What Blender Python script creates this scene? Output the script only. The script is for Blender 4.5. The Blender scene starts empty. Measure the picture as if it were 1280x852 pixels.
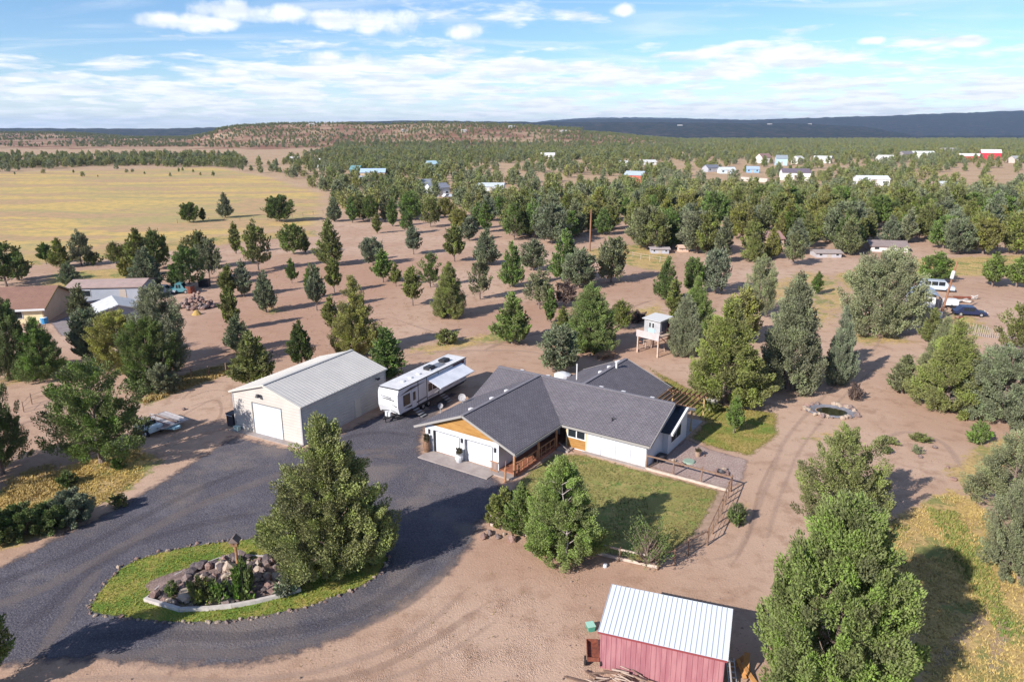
import bpy, math, random
import numpy as np
from math import sin, cos, radians as R, pi, sqrt

S = bpy.context.scene
C = S.collection
# ------------------------------------------------------------------ camera
HC = 28.0                      # height of the drone above the yard, metres
FPX = 900.0                    # focal length for a picture 1280 wide
PITCH = math.atan(263 / 900)
cp, sp = cos(PITCH), sin(PITCH)
cam = bpy.data.cameras.new('camera')
cam.sensor_width = 36; cam.lens = 36 * FPX / 1280
cam.clip_start = 0.5; cam.clip_end = 40000
camo = bpy.data.objects.new('camera', cam); C.objects.link(camo)
camo.location = (0, 0, HC); camo.rotation_euler = (pi / 2 - PITCH, 0, 0)
S.camera = camo
# ------------------------------------------------------------------ light
SUN_EL = R(30.5)
SH_AZ = R(43)                  # direction shadows fall, from +x
SUN_DIR = (-cos(SH_AZ) * cos(SUN_EL), -sin(SH_AZ) * cos(SUN_EL), sin(SUN_EL))
w = bpy.data.worlds.new('World'); S.world = w; w.use_nodes = True
N = w.node_tree.nodes; L = w.node_tree.links; N.clear()
def nd(nodes, t, **k):
    n = nodes.new(t)
    for a, b in k.items(): setattr(n, a, b)
    return n
def mth(nodes, links, op, a, b=None, c=None, clamp=False):
    n = nodes.new('ShaderNodeMath'); n.operation = op; n.use_clamp = clamp
    for i, v in enumerate((a, b, c)):
        if v is None: continue
        if isinstance(v, (int, float)): n.inputs[i].default_value = v
        else: links.new(v, n.inputs[i])
    return n.outputs[0]
def ramp(nodes, links, src, lo, hi, smooth=True):
    n = nodes.new('ShaderNodeMapRange'); n.interpolation_type = 'SMOOTHSTEP' if smooth else 'LINEAR'
    n.inputs[1].default_value = lo; n.inputs[2].default_value = hi
    links.new(src, n.inputs[0]); return n.outputs[0]
sky = nd(N, 'ShaderNodeTexSky', sky_type='NISHITA', sun_disc=False)
sky.sun_elevation = SUN_EL
sky.sun_rotation = math.atan2(SUN_DIR[0], SUN_DIR[1])
sky.altitude = 900; sky.air_density = 1.0; sky.dust_density = 0.15; sky.ozone_density = 4
tc = nd(N, 'ShaderNodeTexCoord')
sep = nd(N, 'ShaderNodeSeparateXYZ'); L.new(tc.outputs['Generated'], sep.inputs[0])
X, Y, Z = sep.outputs
zc = mth(N, L, 'MAXIMUM', Z, 0.004)
# clouds on a plane high above: project the view direction on it
den = mth(N, L, 'ADD', zc, 0.10)
cx = mth(N, L, 'DIVIDE', X, den); cy = mth(N, L, 'DIVIDE', Y, den)
cmb = nd(N, 'ShaderNodeCombineXYZ'); L.new(cx, cmb.inputs[0]); L.new(cy, cmb.inputs[1])
def wnoise(vec, sc, det, rough=.55, dist=0, sx=1, sy=1, off=(0, 0, 0)):
    mp = nd(N, 'ShaderNodeMapping'); mp.inputs['Scale'].default_value = (sx, sy, 1)
    mp.inputs['Location'].default_value = off
    L.new(vec, mp.inputs[0])
    n = nd(N, 'ShaderNodeTexNoise'); n.inputs['Scale'].default_value = sc; n.inputs['Detail'].default_value = det
    n.inputs['Roughness'].default_value = rough; n.inputs['Distortion'].default_value = dist
    L.new(mp.outputs[0], n.inputs['Vector']); return n.outputs[0]
lump = wnoise(cmb.outputs[0], 2.1, 9, .6, .15, off=(3.1, .4, 0))
cover = wnoise(cmb.outputs[0], .55, 3, .5, off=(7, 2, 0))
streak = wnoise(cmb.outputs[0], 1.3, 6, .55, 1.2, sx=.35, sy=1.3, off=(2, 9, 0))
lowfac = ramp(N, L, Z, .13, .06)                       # more cloud towards the horizon
thr = mth(N, L, 'ADD', lump, mth(N, L, 'MULTIPLY', mth(N, L, 'SUBTRACT', cover, .5), .5))
thr = mth(N, L, 'ADD', thr, mth(N, L, 'MULTIPLY', lowfac, .17))
cum = ramp(N, L, thr, .53, .74)
cir = mth(N, L, 'MULTIPLY', ramp(N, L, streak, .44, .78), .6)
# single fair-weather clouds, each an ellipse of sky with a ragged edge
edge = wnoise(tc.outputs['Generated'], 26, 6, .6)
edge2 = wnoise(tc.outputs['Generated'], 9, 3, .5)
def puff(px, py, hw, hh):
    az = math.atan2((px - 640) / FPX, cp + (426 - py) / FPX * sp)
    el = (163 - py) / 977.0
    a = mth(N, L, 'ARCTAN2', X, Y)
    hw, hh = hw * 1.05, hh * 1.0
    dx = mth(N, L, 'DIVIDE', mth(N, L, 'SUBTRACT', a, az), hw / 900.)
    dz = mth(N, L, 'DIVIDE', mth(N, L, 'SUBTRACT', Z, el), hh / 950.)
    dlow = mth(N, L, 'MULTIPLY', dz, 1.0)
    r2 = mth(N, L, 'ADD', mth(N, L, 'POWER', mth(N, L, 'ABSOLUTE', dx), 2.), mth(N, L, 'POWER', mth(N, L, 'ABSOLUTE', dlow), 2.))
    r2 = mth(N, L, 'ADD', r2, mth(N, L, 'MULTIPLY', mth(N, L, 'SUBTRACT', edge, .5), 3.2))
    r2 = mth(N, L, 'ADD', r2, mth(N, L, 'MULTIPLY', mth(N, L, 'SUBTRACT', edge2, .5), 2.0))
    return ramp(N, L, r2, 1.2, -.05)
pf = None
for a in ((240, 43, 62, 10), (310, 30, 62, 13), (425, 35, 32, 13), (482, 34, 55, 18), (575, 45, 24, 10), (1005, 78, 62, 14), (775, 22, 22, 9), (1175, 16, 24, 10),
          (790, 96, 62, 16), (1207, 71, 22, 6), (1088, 66, 16, 5), (440, 82, 50, 14), (900, 94, 40, 11), (300, 99, 40, 9)):
    v = puff(*a); pf = v if pf is None else mth(N, L, 'MAXIMUM', pf, v)
cl = mth(N, L, 'MAXIMUM', mth(N, L, 'MAXIMUM', cum, cir), pf, clamp=True)
hor = ramp(N, L, Z, .075, .0)
cl = mth(N, L, 'MAXIMUM', cl, mth(N, L, 'MULTIPLY', hor, .7))
# cloud light: sunlit white with greyer undersides
shade = wnoise(cmb.outputs[0], 3., 6, .6, off=(3.1, .55, 0))
mixc = nd(N, 'ShaderNodeMix', data_type='RGBA')
mixc.inputs['A'].default_value = (5.9, 6.4, 7.0, 1); mixc.inputs['B'].default_value = (7.6, 7.8, 8.0, 1)
L.new(ramp(N, L, shade, .35, .6), mixc.inputs['Factor'])
mixs = nd(N, 'ShaderNodeMix', data_type='RGBA')
L.new(cl, mixs.inputs['Factor']); skt = nd(N, 'ShaderNodeMix', data_type='RGBA', blend_type='MULTIPLY'); skt.inputs['Factor'].default_value = 1; skt.inputs['B'].default_value = (.90, .98, 1.06, 1); L.new(sky.outputs[0], skt.inputs['A']); L.new(skt.outputs['Result'], mixs.inputs['A']); L.new(mixc.outputs['Result'], mixs.inputs['B'])
bg = nd(N, 'ShaderNodeBackground'); bg.inputs[1].default_value = 0.098
L.new(mixs.outputs['Result'], bg.inputs[0])
wo = nd(N, 'ShaderNodeOutputWorld'); L.new(bg.outputs[0], wo.inputs[0])
sun = bpy.data.lights.new('sun', 'SUN'); sun.energy = 5.0; sun.angle = R(.53); sun.color = (1, .95, .87)
suno = bpy.data.objects.new('sun', sun); C.objects.link(suno)
suno.rotation_euler = (pi / 2 - SUN_EL, 0, SH_AZ - pi / 2)
S.view_settings.view_transform = 'Standard'; S.view_settings.look = 'None'
S.view_settings.exposure = 0.62; S.view_settings.gamma = 1
S.cycles.max_bounces = 6; S.cycles.transparent_max_bounces = 12
S.cycles.diffuse_bounces = 3

# ------------------------------------------------------------------ helpers
def ray(x, y):
    a = (x - 640) / FPX; b = (426 - y) / FPX
    return np.array([a, cp + b * sp, -sp + b * cp])
def G(x, y, z=0.0):
    """the point of the place at height z that shows at this spot of the photograph"""
    d = ray(x, y); t = (z - HC) / d[2]
    return np.array([d[0] * t, d[1] * t, z])
def PX(P):
    x, y, z = P[0], P[1], P[2] - HC
    fw = y * cp - z * sp; up = y * sp + z * cp
    return 640 + FPX * x / fw, 426 - FPX * up / fw
def zat(base, ytop):
    """height above a ground point that reaches picture row ytop"""
    b = (426 - ytop) / FPX
    d = np.array([cp + b * sp, -sp + b * cp])
    return HC + d[1] / d[0] * base[1]

MATS = {}
def mat(name, c, c2=None, sc=3., rough=.75, bump=0., bsc=None, metal=0., spec=.25, det=5, trans=0., alpha=None, coord='Object', stretch=None):
    if name in MATS: return MATS[name]
    m = bpy.data.materials.new(name); m.use_nodes = True
    n = m.node_tree.nodes; l = m.node_tree.links
    b = n['Principled BSDF']
    b.inputs['Roughness'].default_value = rough; b.inputs['Metallic'].default_value = metal
    b.inputs['Specular IOR Level'].default_value = spec
    b.inputs['Base Color'].default_value = (*c, 1)
    if trans: b.inputs['Transmission Weight'].default_value = trans
    if c2 is not None or bump:
        t = n.new('ShaderNodeTexCoord'); vec = t.outputs[coord]
        if stretch:
            mp = n.new('ShaderNodeMapping'); mp.inputs['Scale'].default_value = stretch; l.new(vec, mp.inputs[0]); vec = mp.outputs[0]
    if c2 is not None:
        q = n.new('ShaderNodeTexNoise'); q.inputs['Scale'].default_value = sc; q.inputs['Detail'].default_value = det; q.inputs['Roughness'].default_value = .62
        l.new(vec, q.inputs['Vector'])
        r = ramp(n, l, q.outputs[0], .36, .64)
        x = n.new('ShaderNodeMix'); x.data_type = 'RGBA'
        x.inputs['A'].default_value = (*c, 1); x.inputs['B'].default_value = (*c2, 1)
        l.new(r, x.inputs['Factor']); l.new(x.outputs['Result'], b.inputs['Base Color'])
    if bump:
        q = n.new('ShaderNodeTexNoise'); q.inputs['Scale'].default_value = bsc or sc * 4; q.inputs['Detail'].default_value = 4
        l.new(vec, q.inputs['Vector'])
        bp = n.new('ShaderNodeBump'); bp.inputs['Strength'].default_value = 1; bp.inputs['Distance'].default_value = bump
        l.new(q.outputs[0], bp.inputs['Height']); l.new(bp.outputs[0], b.inputs['Normal'])
    MATS[name] = m
    return m

class MB:
    """collects boxes, tubes and faces for ONE mesh object"""
    def __init__(s): s.v = []; s.f = []; s.m = []; s.uv = []
    def face(s, pts, m=0, uv=None):
        i = len(s.v); s.v += [tuple(float(c) for c in p) for p in pts]
        s.f.append(tuple(range(i, i + len(pts)))); s.m.append(m)
        s.uv += uv if uv else [(0, 0)] * len(pts)
        return s
    def mesh8(s, p, m=0):
        for q in ((0, 3, 2, 1), (4, 5, 6, 7), (0, 1, 5, 4), (1, 2, 6, 5), (2, 3, 7, 6), (3, 0, 4, 7)):
            s.face([p[k] for k in q], m)
        return s
    def box(s, x0, x1, y0, y1, z0, z1, m=0):
        return s.mesh8([(x0, y0, z0), (x1, y0, z0), (x1, y1, z0), (x0, y1, z0), (x0, y0, z1), (x1, y0, z1), (x1, y1, z1), (x0, y1, z1)], m)
    def beam(s, a, b, wd, ht, m=0, up=(0, 0, 1)):
        a = np.array(a, float); b = np.array(b, float); d = b - a; d /= np.linalg.norm(d)
        u = np.array(up, float)
        if abs(d @ u) > .98: u = np.array([0, 1, 0.])
        sd = np.cross(d, u); sd /= np.linalg.norm(sd); u = np.cross(sd, d)
        sd *= wd / 2; u *= ht / 2
        return s.mesh8([a - sd - u, a + sd - u, b + sd - u, b - sd - u, a - sd + u, a + sd + u, b + sd + u, b - sd + u], m)
    def tube(s, a, b, r0, r1=None, n=8, m=0, cap=True):
        r1 = r0 if r1 is None else r1
        a = np.array(a, float); b = np.array(b, float); d = b - a; d /= max(1e-9, np.linalg.norm(d))
        u = np.array([0, 0, 1.]) if abs(d[2]) < .9 else np.array([1., 0, 0])
        e = np.cross(d, u); e /= np.linalg.norm(e); g = np.cross(d, e)
        A = [a + r0 * (cos(2 * pi * k / n) * e + sin(2 * pi * k / n) * g) for k in range(n)]
        B = [b + r1 * (cos(2 * pi * k / n) * e + sin(2 * pi * k / n) * g) for k in range(n)]
        for k in range(n):
            j = (k + 1) % n; s.face([A[k], B[k], B[j], A[j]], m)
        if cap: s.face(A, m); s.face(B[::-1], m)
        return s
    def prism(s, pts, d, m=0):
        """a flat outline pushed along d"""
        pts = [np.array(p, float) for p in pts]; d = np.array(d, float); q = [p + d for p in pts]
        s.face(pts[::-1], m); s.face(q, m)
        for k in range(len(pts)):
            j = (k + 1) % len(pts); s.face([pts[k], pts[j], q[j], q[k]], m)
        return s
    def slab(s, p, th, m=0):
        """roof plane: four points of its top face (eave a, eave b, ridge b, ridge a); UV in metres"""
        p = [np.array(q, float) for q in p]
        e = p[1] - p[0]; le = np.linalg.norm(e); e /= le
        n = np.cross(p[1] - p[0], p[3] - p[0]); n /= np.linalg.norm(n)
        if n[2] < 0: n = -n
        up = np.cross(n, e)
        uv = [((q - p[0]) @ e, abs((q - p[0]) @ up)) for q in p]
        q = [a - n * th for a in p]
        s.face(p, m, uv); s.face(q[::-1], m)
        for k in range(4):
            j = (k + 1) % 4; s.face([p[k], q[k], q[j], p[j]], m)
        return s
    def build(s, name, mats, parent=None, loc=None, rz=0, smooth=False):
        me = bpy.data.meshes.new(name); me.from_pydata(s.v, [], s.f)
        for m in (mats if isinstance(mats, (list, tuple)) else [mats]): me.materials.append(m)
        me.polygons.foreach_set('material_index', s.m)
        if any(u != (0, 0) for u in s.uv):
            l = me.uv_layers.new(name='UVMap'); l.data.foreach_set('uv', [c for u in s.uv for c in u])
        if smooth: me.polygons.foreach_set('use_smooth', [True] * len(s.f))
        import bmesh as _b
        bm = _b.new(); bm.from_mesh(me); _b.ops.recalc_face_normals(bm, faces=bm.faces); bm.to_mesh(me); bm.free()
        return link(name, me, parent, loc, rz)
def link(name, me, parent=None, loc=None, rz=0, sc=None):
    o = bpy.data.objects.new(name, me); C.objects.link(o)
    if parent is not None: o.parent = parent
    if loc is not None: o.location = [float(c) for c in loc]
    o.rotation_euler = (0, 0, rz)
    if sc is not None: o.scale = sc
    return o
def thing(name, label, cat, loc=(0, 0, 0), rz=0, group=None):
    return tag(link(name, None, None, loc, rz), label, cat, group)
def tag(o, label, cat, group=None):
    o['label'] = label; o['category'] = cat
    if group: o['group'] = group
    return o
def struct(o): o['kind'] = 'structure'; return o
def stuff(o): o['kind'] = 'stuff'; return o
def fastmesh(name, V, F, mats, col=None, smooth=False):
    """V (n,3), F (m,k) with k = 3 or 4; col (n,) per-vertex value"""
    me = bpy.data.meshes.new(name); V = np.asarray(V, np.float32); F = np.asarray(F, np.int32); k = F.shape[1]
    me.vertices.add(len(V)); me.vertices.foreach_set('co', V.ravel())
    me.loops.add(F.size); me.loops.foreach_set('vertex_index', F.ravel())
    me.polygons.add(len(F)); me.polygons.foreach_set('loop_start', np.arange(0, F.size, k, dtype=np.int32))
    me.polygons.foreach_set('loop_total', np.full(len(F), k, np.int32))
    if smooth: me.polygons.foreach_set('use_smooth', np.ones(len(F), bool))
    for m in mats: me.materials.append(m)
    if col is not None:
        a = me.attributes.new('tint', 'FLOAT', 'POINT'); a.data.foreach_set('value', np.asarray(col, np.float32))
    me.update(calc_edges=True); return me
def hash2(i, j, s):
    h = np.sin(i * 127.1 + j * 311.7 + s * 74.7) * 43758.5453
    return h - np.floor(h)
def vnoise(x, y, s=0):
    i = np.floor(x); j = np.floor(y); fx = x - i; fy = y - j
    fx = fx * fx * (3 - 2 * fx); fy = fy * fy * (3 - 2 * fy)
    a = hash2(i, j, s); b = hash2(i + 1, j, s); c = hash2(i, j + 1, s); d = hash2(i + 1, j + 1, s)
    return (a * (1 - fx) + b * fx) * (1 - fy) + (c * (1 - fx) + d * fx) * fy
def fbm(x, y, s=0, o=4):
    r = 0; a = .5
    for k in range(o): r = r + a * vnoise(x * 2 ** k, y * 2 ** k, s + k); a *= .5
    return r / (1 - .5 ** o)
def sdf(px, py, poly):
    """distance to an outline on the ground, negative inside"""
    d = np.full(px.shape, 1e9); ins = np.zeros(px.shape, bool)
    n = len(poly)
    for k in range(n):
        ax, ay = poly[k]; bx, by = poly[(k + 1) % n]
        ex, ey = bx - ax, by - ay; wx, wy = px - ax, py - ay
        t = np.clip((wx * ex + wy * ey) / (ex * ex + ey * ey + 1e-12), 0, 1)
        d = np.minimum(d, (wx - ex * t) ** 2 + (wy - ey * t) ** 2)
        c = ((ay > py) != (by > py)) & (px < (bx - ax) * (py - ay) / (by - ay + 1e-12) + ax)
        ins ^= c
    d = np.sqrt(d); return np.where(ins, -d, d)
def P2(*pts): return [tuple(G(x, y)[:2]) for x, y in pts]
# ------------------------------------------------------------------ ground
RIDGES = [  # depth of crest, depth of foot, crest outline (picture column, picture row), forest cover
    (1700, 1090, [(230, 170), (270, 162), (300, 158), (350, 155.5), (420, 155), (480, 156.5), (540, 154), (600, 155), (680, 159), (760, 164), (840, 173), (900, 182), (1000, 190)], .25),
    (2100, 1330, [(-500, 163), (-100, 162.5), (0, 163.5), (60, 163), (110, 165), (150, 168), (200, 173), (260, 180), (330, 190)], .3),
    (4200, 2500, [(-600, 161), (0, 160.5), (200, 161), (330, 158), (400, 155.5), (440, 152.5), (530, 151), (640, 152.5), (760, 153), (900, 154), (1000, 154.5), (1080, 159), (1130, 165), (1180, 175), (1300, 185)], 1),
    (6500, 4500, [(500, 180), (640, 160), (700, 151), (760, 148.5), (850, 149.5), (920, 150.5), (1000, 148), (1100, 145), (1200, 141.5), (1280, 138.5), (1400, 137), (1800, 140)], 1),
    (10500, 7500, [(560, 175), (640, 157), (690, 150.5), (735, 147.5), (790, 147), (850, 148), (920, 150), (990, 155), (1080, 175)], 1)]
def terrain(x, y):
    x = np.asarray(x, float); y = np.asarray(y, float)
    yy = np.maximum(y, 1.); px = 640 + FPX * x / (yy * cp)
    h = np.zeros(np.broadcast(x, y).shape); cov = np.zeros_like(h)
    for yc, yf, pts, cv in RIDGES:
        a = np.array(pts, float)
        row = np.interp(px, a[:, 0], a[:, 1])
        top = HC + (163 - row) / 977. * yc
        top = top - 6 * (row > 162)
        t = np.clip((yy - yf) / (yc - yf), 0, 1); t = t * t * (3 - 2 * t)
        nz = 1 + .25 * (fbm(x / 260., y / 260., 3) - .5) * (1 - np.clip(abs(t - .5) * 2, 0, 1) ** 3)
        fall = np.clip(1 - (yy - yc) / (yc * 1.2), .5, 1)
        hh = np.maximum(0, top) * t * fall * nz + (t > .6) * (cv > .9) * 9 * (fbm(x / 34., y / 60., 8, 2) - .5) * yc / 4200.
        cov = np.where(hh > h + .3, cv, cov); h = np.maximum(h, hh)
    h = np.where(y > 200, h, 0)
    return h, cov
def gz(x, y): return float(terrain(np.array([x]), np.array([y]))[0][0])

FIELD = P2((-700, 330), (-200, 326), (60, 318), (150, 312), (260, 296), (330, 288), (392, 285), (404, 262), (404, 243), (340, 222), (268, 209), (150, 212), (0, 216), (-300, 218), (-900, 222))
DRY = [(P2((1105, 655), (1150, 628), (1190, 612), (1240, 640), (1290, 700), (1330, 860), (1320, 930), (1180, 960), (1140, 800), (1110, 720)), 1.),
       (P2((1180, 590), (1215, 560), (1260, 540), (1300, 560), (1260, 600), (1220, 640)), .8),
       (P2((-60, 710), (60, 668), (110, 640), (170, 606), (200, 575), (170, 560), (120, 570), (60, 592), (-60, 640)), 1.),
       (P2((0, 640), (70, 600), (60, 588), (-40, 620), (-60, 700)), .7),
       (P2((170, 500), (230, 468), (292, 452), (298, 464), (240, 484), (180, 508)), .9),
       (P2((30, 372), (70, 340), (160, 335), (172, 352), (120, 368), (40, 378)), .95),
       (P2((-40, 345), (60, 330), (160, 322), (330, 300), (400, 296), (400, 286), (250, 296), (100, 312), (-60, 322)), .75),
       (P2((1040, 345), (1100, 325), (1290, 318), (1300, 345), (1190, 345), (1120, 352), (1060, 362)), .85),
       (P2((935, 360), (1000, 335), (1050, 345), (1080, 370), (1050, 405), (1030, 420), (960, 380)), .55),
       (P2((1060, 405), (1090, 418), (1140, 420), (1150, 430), (1080, 432), (1040, 415)), .7),
       (P2((1180, 385), (1220, 395), (1260, 420), (1190, 425)), .7),
       (P2((780, 388), (830, 378), (835, 398), (790, 402)), .7),
       (P2((730, 312), (800, 305), (840, 318), (835, 340), (800, 335), (740, 322)), .9),
       (P2((500, 437), (560, 425), (640, 410), (650, 425), (600, 432), (530, 445)), .7),
       (P2((0, 470), (40, 462), (45, 472), (0, 485)), .8),
       (P2((905, 655), (925, 640), (930, 622), (950, 600), (940, 640), (915, 665)), .5),
       (P2((1000, 545), (1050, 530), (1065, 515), (1055, 545), (1010, 560)), .6),
       (P2((550, 395), (590, 390), (600, 397), (560, 402)), .4),
       (P2((330, 386), (350, 382), (352, 390), (335, 393)), .8)]
HARROW = P2((520, 770), (640, 700), (760, 720), (770, 860), (640, 960), (380, 960), (440, 840))
RED = [P2((690, 440), (740, 425), (800, 420), (830, 440), (800, 450), (740, 452)), P2((610, 665), (700, 690), (740, 720), (650, 715), (600, 690)),
       P2((390, 435), (470, 480), (420, 500)), P2((560, 400), (800, 340), (860, 330), (640, 440)), P2((200, 470), (290, 330), (560, 320), (420, 450))]
def make_ground():
    rad = [0.0]; r = 6.0
    rs = []
    while r < 16000:
        rs.append(r); r *= 1.018 if r < 130 else 1.024
    az = list(np.linspace(-41, 41, 420)) + list(np.linspace(43, 317, 70))
    az = np.radians(np.array(az)); rs = np.array(rs)
    A, Rr = np.meshgrid(az, rs); x = Rr * np.sin(A); y = Rr * np.cos(A)
    z, cov = terrain(x, y)
    n1 = len(rs); n2 = len(az); V = np.stack([x.ravel(), y.ravel(), z.ravel()], 1)
    i = np.arange(n1 - 1)[:, None] * n2; j = np.arange(n2)[None, :]; j2 = (j + 1) % n2
    F = np.stack([(i + j).ravel(), (i + j2).ravel(), (i + n2 + j2).ravel(), (i + n2 + j).ravel()], 1)
    c = len(V); V = np.vstack([V, [[0, 0, 0]]])
    # close the little hole under the camera with thin quads
    jj = np.arange(0, n2 - 1, 2)
    F = np.vstack([F, np.stack([np.full(len(jj), c), jj + 2 if False else (jj + 2) % n2, (jj + 1) % n2, jj], 1)])
    me = fastmesh('ground', V, F[:, ::-1], [ground_mat()], smooth=True)
    X_, Y_ = V[:, 0], V[:, 1]
    near = (np.hypot(X_, Y_) < 420)
    dry = np.zeros(len(V)); har = np.zeros(len(V)); red = np.zeros(len(V))
    xn, yn = X_[near], Y_[near]
    dn = np.zeros(len(xn))
    for pl, s in DRY:
        d = sdf(xn, yn, pl); sc = max(1.2, 0.012 * np.mean([p[1] for p in pl]) * 2)
        dn = np.maximum(dn, s * np.clip(.5 - d / (2 * sc), 0, 1))
    dry[near] = dn
    har[near] = np.clip(.5 - sdf(xn, yn, HARROW) / 5, 0, 1)
    rn = np.zeros(len(xn))
    for pl in RED: rn = np.maximum(rn, np.clip(.5 - sdf(xn, yn, pl) / 12, 0, 1))
    red[near] = rn
    fld = np.clip(.5 - sdf(X_, Y_, FIELD) / 8, 0, 1) * (Y_ > 150)
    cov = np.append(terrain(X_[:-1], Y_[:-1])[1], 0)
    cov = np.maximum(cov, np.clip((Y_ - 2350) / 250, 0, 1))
    # wooded plain: patchy dry grass between the trees
    wood = np.clip((Y_ - 190) / 80, 0, 1) * (1 - fld)
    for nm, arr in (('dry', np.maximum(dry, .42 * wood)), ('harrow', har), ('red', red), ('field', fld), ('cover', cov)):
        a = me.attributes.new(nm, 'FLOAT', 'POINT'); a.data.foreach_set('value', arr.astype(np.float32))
    o = link('ground', me); struct(o); return o
def attr(n, nm):
    a = n.new('ShaderNodeAttribute'); a.attribute_name = nm; return a.outputs['Fac']
def noise(n, l, vec, sc, det=4, rough=.6, dist=0.):
    q = n.new('ShaderNodeTexNoise'); q.inputs['Scale'].default_value = sc; q.inputs['Detail'].default_value = det
    q.inputs['Roughness'].default_value = rough; q.inputs['Distortion'].default_value = dist
    l.new(vec, q.inputs['Vector']); return q.outputs[0]
def cmix(n, l, f, a, b):
    x = n.new('ShaderNodeMix'); x.data_type = 'RGBA'
    for s, v in (('A', a), ('B', b)):
        if isinstance(v, tuple): x.inputs[s].default_value = (*v, 1)
        else: l.new(v, x.inputs[s])
    if isinstance(f, (int, float)): x.inputs['Factor'].default_value = f
    else: l.new(f, x.inputs['Factor'])
    return x.outputs['Result']
def scaled(n, l, vec, s):
    mp = n.new('ShaderNodeMapping'); mp.inputs['Scale'].default_value = s; l.new(vec, mp.inputs[0]); return mp.outputs[0]
DIRT1 = (.41, .265, .190); DIRT2 = (.475, .325, .242); DIRT3 = (.29, .175, .12)
def ground_mat():
    m = bpy.data.materials.new('earth'); m.use_nodes = True
    n = m.node_tree.nodes; l = m.node_tree.links; b = n['Principled BSDF']
    b.inputs['Roughness'].default_value = .95; b.inputs['Specular IOR Level'].default_value = .1
    v = n.new('ShaderNodeTexCoord').outputs['Object']
    big = noise(n, l, v, .05, 5); mid = noise(n, l, v, .55, 5, .65); fine = noise(n, l, v, 7., 4, .7)
    col = cmix(n, l, ramp(n, l, big, .38, .62), DIRT1, DIRT2)
    col = cmix(n, l, mth(n, l, 'MULTIPLY', ramp(n, l, mid, .48, .68), .65), col, DIRT3)
    col = cmix(n, l, mth(n, l, 'MULTIPLY', attr(n, 'red'), .6), col, (.36, .205, .145))
    # small stones and litter
    vo = n.new('ShaderNodeTexVoronoi'); vo.inputs['Scale'].default_value = 1.7; l.new(v, vo.inputs['Vector'])
    sp_ = mth(n, l, 'MULTIPLY', ramp(n, l, vo.outputs['Distance'], .09, .05), ramp(n, l, mid, .48, .6))
    col = cmix(n, l, mth(n, l, 'MULTIPLY', sp_, .55), col, (.17, .12, .085))
    col = cmix(n, l, mth(n, l, 'MULTIPLY', ramp(n, l, fine, .52, .72), .4), col, (.54, .40, .32)); col = cmix(n, l, mth(n, l, 'MULTIPLY', ramp(n, l, noise(n, l, v, 3.4, 5, .75), .54, .68), .38), col, (.26, .165, .12))
    # dry grass
    gn = noise(n, l, v, .8, 6, .75, .6)
    gcol = cmix(n, l, ramp(n, l, noise(n, l, v, .35, 4), .35, .65), (.51, .36, .15), (.42, .29, .135))
    gcol = cmix(n, l, ramp(n, l, noise(n, l, v, 3.2, 4, .75), .45, .7), gcol, (.20, .135, .06))
    gcol = cmix(n, l, mth(n, l, 'MULTIPLY', ramp(n, l, noise(n, l, v, .22, 5, .7), .50, .58), .75), gcol, (.15, .19, .06))
    gm = ramp(n, l, mth(n, l, 'ADD', attr(n, 'dry'), mth(n, l, 'MULTIPLY', mth(n, l, 'SUBTRACT', gn, .5), 1.5)), .35, .6)
    col = cmix(n, l, gm, col, gcol)
    # the meadow: long bands of gold, straw and grey-green sage
    fv = scaled(n, l, v, (.011, .028, 1)); f1 = noise(n, l, fv, 1., 7, .68, .8)
    fcol = cmix(n, l, ramp(n, l, f1, .43, .54), (.40, .31, .145), (.55, .375, .14))
    fcol = cmix(n, l, ramp(n, l, noise(n, l, scaled(n, l, v, (.016, .045, 1)), 1., 6, .6), .48, .56), fcol, (.45, .29, .165))
    fcol = cmix(n, l, mth(n, l, 'MULTIPLY', ramp(n, l, noise(n, l, scaled(n, l, v, (.25, .4, 1)), 1., 5, .72), .46, .60), .62), fcol, (.26, .24, .12))
    col = cmix(n, l, attr(n, 'field'), col, fcol)
    # wooded hills far off: closed canopy, cloud shadow painted in as darker colour, paler clearings
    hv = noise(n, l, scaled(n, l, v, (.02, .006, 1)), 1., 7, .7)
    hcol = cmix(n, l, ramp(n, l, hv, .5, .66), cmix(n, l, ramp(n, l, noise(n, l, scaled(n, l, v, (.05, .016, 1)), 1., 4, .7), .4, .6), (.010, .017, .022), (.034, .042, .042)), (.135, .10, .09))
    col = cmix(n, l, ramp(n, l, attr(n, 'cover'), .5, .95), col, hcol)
    lcol = cmix(n, l, ramp(n, l, noise(n, l, v, .012, 6, .7), .42, .6), (.23, .118, .078), (.38, .26, .17))
    lm = mth(n, l, 'MULTIPLY', ramp(n, l, attr(n, 'cover'), .08, .22), ramp(n, l, attr(n, 'cover'), .7, .4))
    col = cmix(n, l, lm, col, lcol)
    l.new(col, b.inputs['Base Color'])
    # relief: crumbs plus the harrow's short furrows
    hw = n.new('ShaderNodeTexWave'); hw.inputs['Scale'].default_value = 2.1; hw.inputs['Distortion'].default_value = 16; hw.inputs['Detail'].default_value = 3; hw.inputs['Detail Scale'].default_value = 1.6
    mp = n.new('ShaderNodeMapping'); mp.inputs['Rotation'].default_value = (0, 0, R(-18)); l.new(v, mp.inputs[0]); l.new(mp.outputs[0], hw.inputs['Vector'])
    hr = mth(n, l, 'MULTIPLY', mth(n, l, 'MULTIPLY', hw.outputs['Fac'], attr(n, 'harrow')), mth(n, l, 'MULTIPLY', ramp(n, l, noise(n, l, v, .28, 4), .4, .66), .3))
    hh = mth(n, l, 'ADD', mth(n, l, 'ADD', mth(n, l, 'MULTIPLY', mid, .4), mth(n, l, 'MULTIPLY', fine, .5)), hr)
    bp = n.new('ShaderNodeBump'); bp.inputs['Strength'].default_value = .8; bp.inputs['Distance'].default_value = .12
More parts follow.
